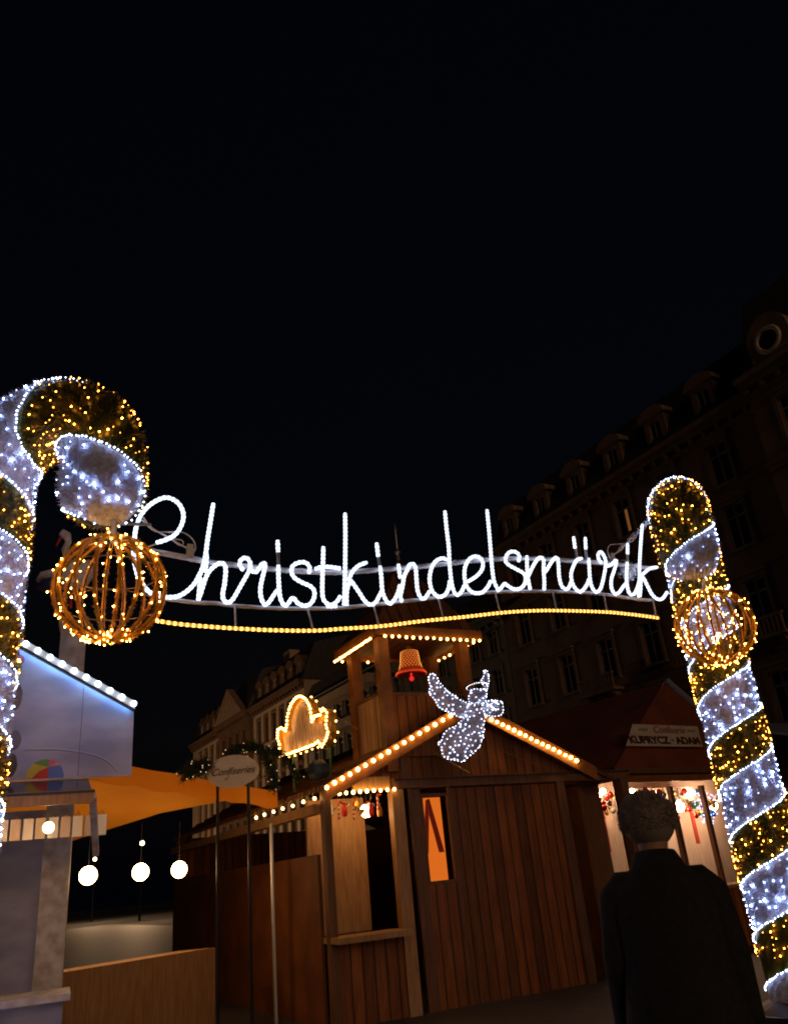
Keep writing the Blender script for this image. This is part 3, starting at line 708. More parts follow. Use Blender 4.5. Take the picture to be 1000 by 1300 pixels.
def cable(name, label, lines, group=None):
    o = thing(name, label, 'cable', Vector(lines[0][0][0]) , 0, group)
    for P, r, mt, nm in lines: MB().tube(spline(P, 0.02), r, 6).build(nm, mt, o, world=True)
    return o
nearL = sg(178, 661) + SN * .1; brL = sg(241, 697)
cl = cable('suspension_cable', 'looped clear cable and shackle tying the left end of the lettering', [
    ([nearL, sg(190, 672) + SN * .05, sg(213, 682), sg(228, 691), sg(236, 695), brL], 0.007, 'cable', 'wire'),
    ([sg(180, 660), sg(196, 674), sg(213, 675.5), sg(230, 675.3), sg(243, 683), sg(248, 694), sg(243, 706)], 0.006, 'cable', 'wire'),
    ([sg(205, 676), sg(218, 684), sg(230, 685.5), sg(233, 690), sg(228, 692.5), sg(219, 686)], 0.005, 'cable', 'loop')], 'cables holding the lettering')
MB().tube([Vector((cL.x, cL.y, 4.23)), sg(188, 672) + SN * .1], 0.012, 6).build('brown_rod', 'cable_dark', cl, world=True)
MB().tube([sg(186, 695), sg(200, 690)], 0.007, 6).build('end_rod', 'rail', cl, world=True)
brR = sg(777, 705)
tang = []
for k in range(26):
    f = k / 25; tang.append(sg(797 + 31 * f, 688 - 33 * f) + Vector((math.cos(k * 1.9) * .03, math.cos(k * 2.4) * .03, math.sin(k * 1.9) * .035)))
cable('suspension_cable', 'tangled clear cable rising from the last letters to the right candy cane', [
    ([brR, sg(785, 699.5), sg(797.5, 687), sg(812, 673), sg(829, 654)], 0.008, 'cable', 'wire'),
    (tang, 0.006, 'cable', 'wire'),
    ([sg(795, 690), sg(783, 691), sg(774, 692), sg(771, 698), sg(772.5, 705), sg(775, 709)], 0.006, 'cable', 'wire'),
    ([sg(783, 701), sg(787, 695), sg(792, 692), sg(789, 698), sg(783, 701.5)], 0.006, 'cable', 'loop')], 'cables holding the lettering')

# ================================================================== central chalet
CO = Vector((0.79, 12.58, 0)); chal = thing('market_chalet', 'wooden gabled chalet with bulb-lit eaves and a square open tower on its roof', 'market stall', CO, GA)
ZA, SL = 3.93, 0.475          # ridge height, roof slope
XL, XR = -2.42, 2.55
def rz(x): return ZA - SL * abs(x)
def cg(x, y, yl=0.0):
    P = CO + e2 * yl; q = onplane(x, y, P, e2) - CO; return q.dot(e1), q.z
gw = MB(); gw.prism([(-1.25, 0.06, 2.9), (2.0, 0.06, 2.9), (2.0, 0.06, rz(2.0) - .1), (0, 0.06, ZA - .1), (-1.25, 0.06, rz(-1.25) - .1)], (0, 0.06, 0))
gw.prism([(-2.0, 0.08, 2.93), (-1.25, 0.08, 2.93), (-1.25, 0.08, rz(-1.25) - .1), (-2.0, 0.08, rz(-2.0) - .1)], (0, 0.05, 0))
gw.build('gable_wall', 'wood', chal)
rf = MB(); LEN = 8.7
for sgn, xe in ((-1, XL), (1, XR)):
    rf.prism([(0, -0.12, ZA), (xe, -0.12, rz(xe)), (xe, -0.12, rz(xe) + .05), (0, -0.12, ZA + .05)], (0, LEN, 0))
    for k in range(12):
        x = xe * (k + 1) / 12.5; rf.box(min(x, x + .02 * sgn), max(x, x + .02 * sgn), -0.1, LEN - .15, rz(x) + .05, rz(x) + .075)
rf.build('roof', 'wood_roof', chal)
for sgn, xe in ((-1, XL), (1, 2.2)):
    rb = MB(); rb.prism([(0.0, -0.16, ZA + .06), (xe, -0.16, rz(xe) + .06), (xe, -0.16, rz(xe) - .15), (0.0, -0.16, ZA - .15)], (0, 0.035, 0)); rb.build('rake_board', 'rake', chal)
bp = None
def bulb(parent, p, r=0.03, mt='bulb', key='b'):
    global bp
    if bp is None: bp = {}
    k = (r, mt)
    if k not in bp:
        mb = MB(); mb.sphere((0, 0, 0), r, 10, 6); bp[k] = mb.build('bulb', mt, parent, smooth=True); bp[k].location = p; return bp[k]
    c = inst(bp[k], parent, (p[0] + random.uniform(-.003, .003), p[1], p[2] + random.uniform(-.004, .004))); f = random.uniform(.86, 1.08); c.scale = (f, f, f); return c
for i in range(17):
    x, z = cg(415 + (572 - 415) * i / 16, 1000 + (908.5 - 1000) * i / 16, -.2); bulb(chal, (x, -0.195, z), 0.027)
for i in range(16):
    x, z = cg(624 + (732 - 624) * i / 15, 913.5 + (965.5 - 913.5) * i / 15, -.2); bulb(chal, (x, -0.195, z), 0.027)
bm = MB(); bm.box(-1.36, 2.95, -0.06, 0.05, 2.76, 2.90); bm.build('tie_beam', 'beam', chal)
MB().box(-1.36, 2.95, -0.075, -0.064, 2.865, 2.885).build('metal_strip', 'dark_steel', chal)
# corner posts and inner post
for x0, x1, z1 in ((-2.42, -2.32, 2.80), (-1.40, -1.22, 2.75), (-0.55 + 2.0, -0.40 + 2.0, 2.76), (2.75, 2.9, 2.76)):
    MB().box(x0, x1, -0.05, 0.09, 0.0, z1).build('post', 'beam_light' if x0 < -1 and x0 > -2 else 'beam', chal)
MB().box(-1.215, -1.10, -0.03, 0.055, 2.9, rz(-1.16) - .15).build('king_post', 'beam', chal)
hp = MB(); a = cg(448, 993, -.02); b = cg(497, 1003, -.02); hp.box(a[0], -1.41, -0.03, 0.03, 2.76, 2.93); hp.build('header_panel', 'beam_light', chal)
MB().box(-0.42, 1.44, 0.0, 0.05, 0.0, 2.74).build('front_panel', 'wood', chal)
MB().box(1.6, 2.74, 0.5, 0.55, 0.0, 2.74).build('recess_panel', 'beam', chal)
# lit window with red curtain
wn = MB(); wn.box(-0.93, -0.90, -0.01, 0.04, 1.5, 2.68); wn.box(-0.50, -0.46, -0.01, 0.04, 1.5, 2.68); wn.box(-0.90, -0.50, -0.01, 0.04, 2.64, 2.68); wn.box(-.9, -.5, -.01, .04, 1.5, 1.54)
wo = wn.build('window', 'beam', chal)
MB().box(-0.90, -0.50, 0.20, 0.21, 1.54, 2.64).build('lit_blind', 'lit_window', wo)
cu = MB(); cu.prism([(-0.78, 0.12, 2.6), (-0.72, 0.12, 2.62), (-0.56, 0.12, 1.9), (-0.64, 0.12, 1.9)], (0, .02, 0)); cu.prism([(-0.76, 0.15, 2.6), (-0.71, 0.15, 2.6), (-0.80, 0.15, 1.9), (-0.88, 0.15, 1.9)], (0, .02, 0)); cu.build('curtain', 'red_cloth', wo)
MB().box(-1.1, -0.93, 0.0, 0.05, 0, 2.76).build('door_jamb', 'beam', chal); MB().box(-0.46, -0.42, 0.0, 0.06, 0, 2.76).build('door_jamb', 'beam', chal)
MB().box(-0.93, -0.46, 0.0, 0.05, 0, 1.5).build('door_panel', 'wood', chal)
# lit shop opening on the left: counter, back wall, bulbs, sweets
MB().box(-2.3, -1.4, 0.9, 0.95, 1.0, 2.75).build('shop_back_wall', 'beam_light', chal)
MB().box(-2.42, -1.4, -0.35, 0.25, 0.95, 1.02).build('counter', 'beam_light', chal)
MB().box(-2.38, -1.4, 0.0, 0.05, 0.0, 0.95).build('counter_front', 'wood', chal)
for i in range(10):
    x, z = cg(421 + (499 - 421) * i / 9, 1008 + (1002 - 1008) * i / 9, -.05); bulb(chal, (x, -0.08, z - .005), 0.024)
for i in range(7):      # bulbs down the left side of the stall
    bulb(chal, (-2.47, 0.15 + i * 0.42, 2.70), 0.022)
MB().box(-2.45, -2.40, 0.2, 8.4, 0, 2.0).build('side_wall', 'wood', chal); MB().box(-2.52, -2.38, 0.1, 8.4, 2.50, 2.62).build('side_rail', 'beam_light', chal)
MB().box(XR - .5, XR - .45, 0.2, 8.4, 0, 2.7).build('side_wall', 'wood', chal)
MB().box(-2.4, XR - .5, 8.4, 8.45, 0, 2.8).build('back_wall', 'wood', chal)
lace = MB()
for i in range(60):
    y = -0.05 + i * 0.14; lace.prism([(-2.5, y, 2.83), (-2.5, y + .13, 2.83), (-2.5, y + .065, 2.74)], (0.01, 0, 0))
lace.build('eave_trim', 'beam', chal)
def lamp(parent, loc, energy, col, r=0.06):
    l = bpy.data.lights.new('shop_light', 'POINT'); l.energy = energy; l.color = col; l.shadow_soft_size = r
    o = bpy.data.objects.new('shop_light', l); COL.objects.link(o); o.parent = parent; o.location = loc
    b = MB().sphere((0, 0, 0), r * .8, 10, 6).build('shop_lamp', 'shop_lamp', parent); b.location = loc; b.visible_shadow = True
    return o
def lampball(parent, loc, r, mt='shop_lamp'):
    b = MB().sphere((0, 0, 0), r, 12, 8).build('shop_lamp', mt, parent, smooth=True); b.location = loc; return b
lampball(chal, (-1.62, 0.35, 2.52), 0.09); lampball(chal, (-2.15, 0.5, 2.62), 0.05)

# tower
TX0, TX1, TY0, TY1 = -1.32, 0.10, 0.0, 1.05
for x, y, zb in ((TX0, TY0, 3.0), (TX1, TY0, 3.5), (TX0, TY1, 3.0), (TX1, TY1, 3.6)):
    MB().box(x - .085, x + .085, y - .02 if y == 0 else y - .085, y + .14 if y == 0 else y + .085, zb, 4.95).build('tower_post', 'rake', chal)
MB().box(TX0 + .09, TX1 - .09, 0.02, 0.06, 3.2, 4.08).build('tower_front_panel', 'wood', chal)
MB().box(TX0 + .09, TX1 - .09, 0.0, 0.08, 4.08, 4.12).build('tower_rail', 'beam', chal)
MB().box(TX0 - .03, TX0 + .01, 0.16, TY1 - .09, 3.2, 4.12).build('tower_side_panel', 'wood_slat', chal)
MB().box(TX0 - .05, TX0 + .03, 0.16, TY1 - .09, 4.12, 4.16).build('tower_rail', 'beam', chal)
tr = MB(); x0, x1, y0, y1 = TX0 - .2, TX1 + .2, -.2, TY1 + .25; zt = 5.03; mxx, myy = (x0 + x1) / 2, (y0 + y1) / 2
tr.add([(x0, y0, zt), (x1, y0, zt), (x1, y1, zt), (x0, y1, zt), (mxx, myy, 6.5), (x0, y0, zt - .05), (x1, y0, zt - .05), (x1, y1, zt - .05), (x0, y1, zt - .05)],
       [(0, 1, 4), (1, 2, 4), (2, 3, 4), (3, 0, 4), (0, 5, 6, 1), (1, 6, 7, 2), (2, 7, 8, 3), (3, 8, 5, 0), (5, 8, 7, 6)])
tr.build('tower_roof', 'wood_roof', chal)
fn = MB(); fn.lathe([(.05, 0), (.03, .1), (.06, .16), (.02, .22), (.015, .5), (.03, .55), (0, .7)], (mxx, myy, 6.45), 12); fn.build('finial', 'steel', chal)
fa = MB(); fa.box(x0 - .01, x1 + .01, y0 - .03, y0 - .003, zt - .11, zt + .03); fa.box(x0 - .035, x0 - .012, y0 - .03, y1, zt - .13, zt + .03); fa.box(x1 + .012, x1 + .035, y0 - .03, y1, zt - .11, zt + .03)
fa.box(x0, x1, y1 + .003, y1 + .03, zt - .11, zt + .03); fa.build('tower_fascia', 'rake', chal)
for i in range(15): bulb(chal, (x0 + .12 + (x1 - x0 - .16) * i / 14, y0 - .055, zt - .14), 0.021, 'bulb_edge')
for i in range(20): bulb(chal, (x0 - .06, y0 + .08 + (y1 - y0 - .16) * i / 19, zt - .15), 0.018, 'bulb_edge')
for i in range(8): bulb(chal, (x1 - .06, y0 + .1 + (y1 - y0 - .2) * i / 7, zt - .13), 0.019, 'bulb_edge')
for i in range(6): bulb(chal, (x0 + .08 + (TX1 - TX0 - .5) * i / 6, y1 - .06, zt - .14), 0.019, 'bulb_edge')
cr = MB(); cr.tube([(-0.9, -.05, 3.36), (-0.12, -.09, 2.93)], 0.008, 5); cr.tube([(0.35, -.05, 3.3), (1.35, -.09, 2.92)], 0.008, 5); cr.build('stay_rod', 'gold_gloss', chal)

# shop goods: candy bags and hearts hanging in the lit opening
kinds = ['red_gloss', 'white_gloss', 'gold_gloss', 'brown_gloss', 'red_gloss']
for i in range(14):
    x = -2.30 + i * 0.066 + random.uniform(-.015, .015); z = 2.57 + random.uniform(-.07, .05); y = random.uniform(.12, .3); P = CO + e1 * x + e2 * y
    kd = i % 3
    o = thing(('candy_stick', 'sweet_bag', 'gingerbread_heart')[kd], '', ('candy stick', 'sweet bag', 'gingerbread')[kd], (P.x, P.y, z), GA, 'sweets hanging in the chalet window')
    o['label'] = ('red striped candy stick|in the lit chalet opening', 'small bag of sweets|in the lit chalet opening', 'small gingerbread heart|in the lit chalet opening')[kd]
    mb = MB()
    if kd == 0:
        for k in range(7): mb.tube([(0, 0, -.1 + k * .028), (0, 0, -.1 + (k + 1) * .028)], 0.013, 8, mi=k % 2, cap=False)
        mb.tube([(0.03 - .03 * math.cos(a * PI / 6), 0, .096 + .03 * math.sin(a * PI / 6)) for a in range(7)], 0.013, 8); mb.build('stick', ['red_gloss', 'white_gloss'], o)
    elif kd == 1:
        mb.lathe([(0, -.09), (.035, -.085), (.045, -.03), (.035, .03), (.01, .06), (.03, .09)], (0, 0, 0), 10); mb.build('bag', kinds[i % 5], o)
        MB().tube([(.012 * math.cos(a), .012 * math.sin(a), .06) for a in [k * PI / 4 for k in range(8)]], .004, 5, closed=True).build('ribbon', 'red_gloss', o)
    else:
        hh = [(0.055 * math.sin(t) ** 3, 0.05 * (0.8125 * math.cos(t) - .3125 * math.cos(2 * t) - .125 * math.cos(3 * t) - .0625 * math.cos(4 * t))) for t in [2 * PI * k / 24 for k in range(24)]]
        mb.prism([(a_, 0, b_) for a_, b_ in hh], (0, .018, 0)); mb.build('heart', 'brown_gloss', o)
        MB().tube([(a_ * .8, -.003, b_ * .8) for a_, b_ in hh], .004, 5, closed=True).build('icing', 'white_gloss', o)
    MB().tube([(0, 0.003, .09), (0, 0.003, 2.74 - z)], .0015, 4).build('thread', 'white_gloss', o)

# bell in the tower
bc = CO + e1 * -.63 + e2 * .45; bz = 4.50
bell = thing('light_bell', 'red light bell with golden bulbs hanging in the wooden tower', 'light decoration', (bc.x, bc.y, bz), GA)
prof = [(0.0, .40), (.10, .395), (.135, .36), (.145, .28), (.155, .18), (.18, .10), (.225, .03), (.235, 0.0), (.21, 0.0)]
MB().lathe(prof, n=28).build('body', 'red_lamp_body', bell, smooth=True)
mb = MB(); mr_ = MB()
for j in range(11):
    z = .055 + j * .031
    for q in range(len(prof) - 1):
        if prof[q + 1][1] <= z <= prof[q][1]:
            r = prof[q + 1][0] + (prof[q][0] - prof[q + 1][0]) * (z - prof[q + 1][1]) / max(1e-6, prof[q][1] - prof[q + 1][1])
    n = 20
    for k in range(n):
        a = 2 * PI * (k + .5 * (j % 2)) / n
        (mb if j > 1 else mr_).octa(((r + .006) * math.cos(a), (r + .006) * math.sin(a), z), .0052)
for k in range(48): mr_.octa((.24 * math.cos(2 * PI * k / 48), .24 * math.sin(2 * PI * k / 48), .01), .009); mr_.octa((.232 * math.cos(2 * PI * k / 48), .232 * math.sin(2 * PI * k / 48), .03), .009)
mb.build('golden_light_string', 'bell_led', bell)['kind'] = 'stuff'; mr_.build('red_rim_lights', 'bell_rim', bell)['kind'] = 'stuff'
cp = MB(); cp.tube([(0, 0, .03), (0, 0, -.03)], .015, 8); cp.sphere((0, 0, -.06), .038, 10, 8); cp.build('clapper', 'red_led', bell)
MB().tube([(0, 0, .39), (0, 0, 4.97 - bz)], .008, 6).build('hanger', 'steel', bell); MB().lathe([(0, .06), (.05, .05), (.06, 0), (.03, -.01)], (0, 0, .40), 12).build('crown', 'gold_gloss', bell)

# ================================================================== angel
AY = -0.75
def ag(zx, zy, dy=0.0):
    q = onplane(530 + zx / 8.333, 845 + zy / 8.333, CO + e2 * (AY + dy), e2); return q
apx = (onplane(531, 900, CO + e2 * AY, e2) - onplane(530, 900, CO + e2 * AY, e2)).length / 8.333
angel = thing('angel_figure', 'silver net angel with raised wing and halo, dotted with white lights, before the gable', 'light decoration', ag(600, 480), GA)
from mathutils.geometry import delaunay_2d_cdt
def inside(p, poly):
    c = False; n = len(poly)
    for a in range(n):
        x1, y1 = poly[a]; x2, y2 = poly[(a + 1) % n]
        if (y1 > p[1]) != (y2 > p[1]) and p[0] < (x2 - x1) * (p[1] - y1) / (y2 - y1) + x1: c = not c
    return c
def edged(p, poly):
    P = Vector((*p, 0)); best = 1e9
    for a in range(len(poly)):
        A = Vector((*poly[a], 0)); B = Vector((*poly[(a + 1) % len(poly)], 0)); t = max(0, min(1, (P - A).dot(B - A) / max(1e-6, (B - A).length_squared)))
        best = min(best, (P - A - (B - A) * t).length)
    return best
def angel_part(nm, ctrl, thick, gap, nin, dy=0.0):
    S = spline([(a, b, 0) for a, b in ctrl + [ctrl[0]]], 18); out = [(p.x, p.y) for p in S[:-1]]
    if (Vector(out[-1]) - Vector(out[0])).length < 8: out.pop()
    xs = [p[0] for p in out]; ys = [p[1] for p in out]; pts = list(out); x = min(xs)
    while x < max(xs):
        y = min(ys)
        while y < max(ys):
            if inside((x, y), out) and edged((x, y), out) > 9: pts.append((x, y))
            y += 22
        x += 22
    n = len(out); V2, E2, F2, *_ = delaunay_2d_cdt([Vector(p) for p in pts], [(k, (k + 1) % n) for k in range(n)], [], 1, .001)
    mb = MB(); H = [thick * math.sqrt(min(1, edged((v.x, v.y), out) / 70)) for v in V2]
    for sg_ in (-1, 1):
        mb.add([ag(v.x, v.y, dy) + e2 * (sg_ * h_ ) for v, h_ in zip(V2, H)], [tuple(f) if sg_ < 0 else tuple(f)[::-1] for f in F2])
    mb.build(nm, 'net', angel, world=True, smooth=True)
    fr = MB(); fr.tube([ag(a, b, dy) for a, b in out], .0055, 5, closed=True); fr.build('wire_frame', 'steel', angel, world=True)
    ml = MB(); done = []
    for p in spline([(a, b, 0) for a, b in ctrl + [ctrl[0]]], gap):
        p2 = (p.x + random.uniform(-4, 4), p.y + random.uniform(-4, 4)); ml.octa(ag(p2[0], p2[1], dy) - e2 * .012, random.uniform(.0045, .0068))
    tries = 0
    while len(done) < nin and tries < 4000:
        tries += 1; q_ = (random.uniform(min(xs), max(xs)), random.uniform(min(ys), max(ys)))
        if not inside(q_, out) or any((q_[0] - a) ** 2 + (q_[1] - b) ** 2 < 30 ** 2 for a, b in done): continue
        done.append(q_); ml.octa(ag(q_[0], q_[1], dy) - e2 * (thick * math.sqrt(min(1, edged(q_, out) / 70)) + .012), random.uniform(.0048, .0078))
    ml.build('light_string', 'led_angel', angel, world=True)['kind'] = 'stuff'
angel_part('wing', [(112,125),(128,95),(165,88),(200,125),(220,170),(270,230),(325,285),(385,320),(445,365),(520,398),(575,410),(600,470),(560,540),(500,550),(430,550),(380,515),(310,490),(252,465),(208,430),(188,375),(150,335),(122,300),(120,265),(130,215),(115,165)], .05, 34, 34)
angel_part('robe', [(540,405),(640,392),(705,400),(760,425),(765,500),(702,570),(696,640),(688,740),(670,810),(640,870),(590,920),(535,968),(470,1020),(400,1005),(310,990),(258,940),(246,860),(205,830),(246,795),(272,730),(330,672),(400,640),(440,600),(492,550),(505,480)], .14, 38, 74, -.03)
angel_part('head', [(560,268),(600,250),(690,255),(722,275),(718,360),(700,398),(640,408),(560,404),(532,380),(536,330)], .10, 34, 7, -.05)
angel_part('far_wing', [(690,64),(725,55),(746,100),(746,180),(726,265),(700,246),(690,212),(668,180),(685,125),(700,92)], .03, 26, 3, .1)
angel_part('sleeve', [(690,402),(740,377),(800,370),(880,385),(900,440),(897,500),(870,530),(800,545),(740,530),(692,500)], .08, 32, 9, -.09)
ml = MB(); hb = ag(630, 325)
hc = ag(625, 222)
for k in range(30): ml.octa(hc + e1 * math.cos(k * PI / 15) * 68 * apx + e2 * math.sin(k * PI / 15) * 150 * apx + Vector((0, 0, -.22 * math.cos(k * PI / 15) * 66 * apx)), .005)
ml.build('light_string', 'led_angel', angel, world=True)['kind'] = 'stuff'
MB().tube([hc + e1 * math.cos(k * PI / 15) * 62 * apx + e2 * math.sin(k * PI / 15) * 140 * apx + Vector((0, 0, -.22 * math.cos(k * PI / 15) * 62 * apx)) for k in range(30)], .011, 6, closed=True).build('halo', 'steel', angel, world=True)
for q in ((700, 400, 775, 440), (680, 450, 745, 500)):
    ml = MB()
    for k in range(10): ml.octa(ag(q[0] + (q[2] - q[0]) * k / 9, q[1] + (q[3] - q[1]) * k / 9) - e2 * .2, .006)
    ml.build('cuff_lights', 'led_angel', angel, world=True)
MB().tube([ag(600, 480), CO + e2 * -.13 + e1 * -.1 + Vector((0, 0, 3.85))], .006, 5).build('bracket_arm', 'dark_steel', angel, world=True)

# ================================================================== golden lit board on the chalet roof
Lb = pt(358, 958, 13.25); Rb = pt(420, 936, 12.15)
HE = Vector((Rb.x - Lb.x, Rb.y - Lb.y, 0)); HW = HE.length; HE.normalize(); HN = Vector((HE.y, -HE.x, 0)); zb_ = (Lb.z + Rb.z) / 2 - .05
board = thing('lit_board', 'golden scroll-topped board edged with yellow bulbs standing on the chalet roof', 'light sign', (Lb.x, Lb.y, zb_), math.atan2(HE.y, HE.x))
def arcp(cx, cz, r, a0, a1, n, sx=1): return [(cx + sx * r * math.cos(R(a0 + (a1 - a0) * k / n)), cz + r * math.sin(R(a0 + (a1 - a0) * k / n))) for k in range(n + 1)]
H = 0.36
out = [(0, 0), (0.25 * HW, .0), (.72 * HW, .02)] + [(.80 * HW, .05), (.87 * HW, -.04), (.97 * HW, .06), (HW, .14), (.97 * HW, H * .7), (HW, H + .06), (.93 * HW, H + .14), (.87 * HW, H + .06), (.77 * HW, H + .07), (.70 * HW, H + .0)]
top_ = [(.44 * HW + .26 * HW * math.cos(R(a)), H + .05 + .40 * math.sin(R(a))) for a in range(5, 176, 17)]
out += top_ + [(.15 * HW, H + .0), (.06 * HW, H + .07), (-.02 * HW, H + .06), (-.03 * HW, H * .8), (.01 * HW, H * .5)]
mb = MB(); D = .12
mb.add([(a, -.03, b) for a, b in out] + [(a, D, b) for a, b in out], [(i, (i + 1) % len(out), (i + 1) % len(out) + len(out), i + len(out)) for i in range(len(out))])
mb.build('edge_frame', 'gold_panel', board)
fc = MB(); fc.prism([(a, 0.04, b) for a, b in out], (0, .02, 0)); fc.build('back_panel', 'gold_panel', board)
ms = mat('ribbed_foil', (0.62, 0.36, 0.10), 0.25, 0.1, col2=(0.95, 0.80, 1.0), scale=3.0, stretch=(9, 1, 1.6))  # lilac shimmer of reflected light put into the foil colour
st = MB()
k = 0.03
while k < HW - .03:
    zt_ = H - .02
    if .2 * HW < k < .68 * HW: zt_ = H + .05 + .36 * math.sqrt(max(0, 1 - ((k - .44 * HW) / (.26 * HW)) ** 2)) - .03
    st.box(k, k + .012, .022, .036, .04, zt_); k += .03
st.build('foil_strips', ms, board)
seg = out + [out[0]]; L_ = 0; pts_ = []
for i in range(len(out)):
    a, b = Vector((*seg[i], 0)), Vector((*seg[i + 1], 0)); n = max(1, round((b - a).length / .052))
    pts_ += [a.lerp(b, k / n) for k in range(n)]
for i, p in enumerate(pts_[:80]): bulb(board, (p.x, -.05, p.y), 0.018, 'bulb_gold')
for i, p in enumerate(pts_[::3]): bulb(board, (p.x, D + .01, p.y), 0.015, 'bulb_gold')
for x in (.12 * HW, .86 * HW): MB().tube([(x, .1, 0), (x, .1, -.62)], .018, 8).build('leg', 'green_cloth', board)
cable('stay_wire', 'thin stay wire running from the golden board to the tower', [([Rb + Vector((0, 0, .35)), CO + e1 * (TX0 - .08) + e2 * .9 + Vector((0, 0, 3.75))], .004, 'cable', 'wire')])
# dark housing of a floodlight on the roof
fp = pt(404, 977, 12.2)
fl = thing('floodlight', 'dark blue rounded floodlight turned away on the chalet roof beside the golden board', 'lamp', fp, .3)
q = MB(); q.lathe([(0, .13), (.09, .125), (.15, .06), (.16, -.06), (.11, -.13), (0, -.14)], n=9); qo = q.build('housing', 'lead', fl)
MB().box(-.19, .19, -.015, .015, -.02, .02).build('yoke', 'dark_steel', fl); MB().tube([(0, 0, -.1), (0, 0, -.34)], .015, 6).build('stem', 'dark_steel', fl)

# ================================================================== garlands and the oval board
def garland(label, P, r, n, led):
    o = thing('fir_garland', label, 'garland', P[0], 0, 'fir garlands over the sweet stall'); S = spline(P, .04); mb = MB(); mb.tube(S, .01, 5)
    for _ in range(n):
        p = random.choice(S); mb.blade(p + Vector((random.gauss(0, r * .3), random.gauss(0, r * .3), random.gauss(0, r * .3))), Vector((random.gauss(0, 1), random.gauss(0, 1), random.gauss(0, 1))), r * random.uniform(.5, 1.1), .012)
    mb.build('needles', 'fir', o, world=True); ml = MB()
    for _ in range(led): ml.octa(random.choice(S) + Vector((random.gauss(0, r * .5), random.gauss(0, r * .5) - r * .4, random.gauss(0, r * .5))), .0068)
    ml.build('light_string', 'tiny_led', o, world=True); return o
garland('fir garland arching over the cream oval board', [pt(290, 958, 11.3), pt(305, 950, 11.3), pt(322, 949, 11.3), pt(335, 957, 11.4), pt(344, 975, 11.5), pt(349, 1002, 11.6)], .10, 2200, 18)
garland('fir garland bunched at the left of the cream oval board', [pt(236, 982, 11.0), pt(250, 976, 11.0), pt(262, 972, 11.0)], .13, 1100, 14)
garland('short fir garland hanging below the golden board', [pt(350, 952, 12), pt(362, 962, 12), pt(372, 976, 12.0), pt(381, 990, 12.1)], .08, 900, 7)
garland('fir garland draped between the oval board and the golden board', [pt(318, 949, 11.3), pt(334, 951, 11.5), pt(352, 958, 11.8)], .08, 700, 7)
ovc = pt(295, 979.5, 11.15)
ov = thing('oval_board', 'cream oval board with the script word Confiseries above the orange canopy', 'sign', ovc, R(-2))
oa, ob = .345, .205
MB().prism([(oa * math.cos(2 * PI * k / 40), 0, ob * math.sin(2 * PI * k / 40)) for k in range(40)], (0, .03, 0)).build('panel', 'oval', ov)
text_obj('Confiseries', 'ink', ov, (0, -.006, .0), (PI / 2, 0, 0), .125, 1.0, .45, .002)
sw = MB(); sw.tube(spline([(-.25, -.005, -.03), (-.28, -.005, .03), (-.24, -.005, .06), (-.21, -.005, .04)], .01), .003, 5); sw.build('flourish', 'ink', ov); sw = MB(); sw.tube(spline([(-.08, -.005, -.07), (-.10, -.005, -.1), (-.06, -.005, -.08), (-.03, -.005, .05)], .01), .003, 5); sw.build('flourish', 'ink', ov)
for x in (-.2, .2): MB().tube([(x, .02, -.1), (x, .02, 0.1 - ovc.z + 0.0)], .02, 6).build('pole', 'dark_steel', ov)

# ================================================================== stall with the orange canopy
T1 = pt(172, 968, 10.9); T2 = pt(352, 1009, 12.6); zt = 2.85
TE = Vector((T2.x - T1.x, T2.y - T1.y, 0)); TE.normalize()
T0 = T1 - TE * 1.1; bk = Vector((-e1.x, -e1.y, 0)).lerp(e2, .35).normalized() * 3.4
tent = thing('canopy_stall', 'stall under a glowing orange canvas canopy behind the white hut', 'market stall', (T1.x, T1.y, 0), 0)
c = MB(); nn = 16
top = []; 
for i in range(nn + 1):
    a = T0.lerp(T2, i / nn); a.z = T1.z + .05 + (T2.z - T1.z) * i / nn - .012 * math.sin(i * PI / 4) ** 2
    b = a + bk; b.z = a.z - .50; mid = a.lerp(b, .5) ; mid.z += .10; top.append((a, mid, b))
vs = [p for tri in top for p in tri] + [tri[0] - Vector((0, 0, .24 + .02 * math.sin(i * 2.2))) for i, tri in enumerate(top)]
fs = []
for i in range(nn):
    fs += [(3 * i, 3 * i + 3, 3 * i + 4, 3 * i + 1), (3 * i + 1, 3 * i + 4, 3 * i + 5, 3 * i + 2), (3 * i, 3 * (nn + 1) + i, 3 * (nn + 1) + i + 1, 3 * i + 3)]
c.add(vs, fs); c.build('canopy', 'orange_fabric', tent, world=True)
for q in (T0, T2, T0 + bk, T2 + bk): MB().tube([Vector((q.x, q.y, 0.0)) + bk * .03, Vector((q.x, q.y, 2.5)) + bk * .03], .03, 8).build('pole', 'steel', tent, world=True)
ct = MB(); base = [T0 + TE * .3 + bk * .2, T2 - TE * .3 + bk * .2, T2 - TE * .3 + bk * .35, T0 + TE * .3 + bk * .35]
ct.prism([Vector((p.x, p.y, 0.0)) for p in base], (0, 0, 1.0)); ct.build('counter', 'beam_light', tent, world=True)
for f in (.08, .3, .52, .74, .92):
    p = T0.lerp(T2, f) + bk * .35; p.z = 2.0; o = lampball(tent, (0, 0, 0), .11); o.location = p - tent.location; MB().tube([o.location, o.location + Vector((0, 0, .62))], .006, 5).build('lamp_cord', 'dark_steel', tent)

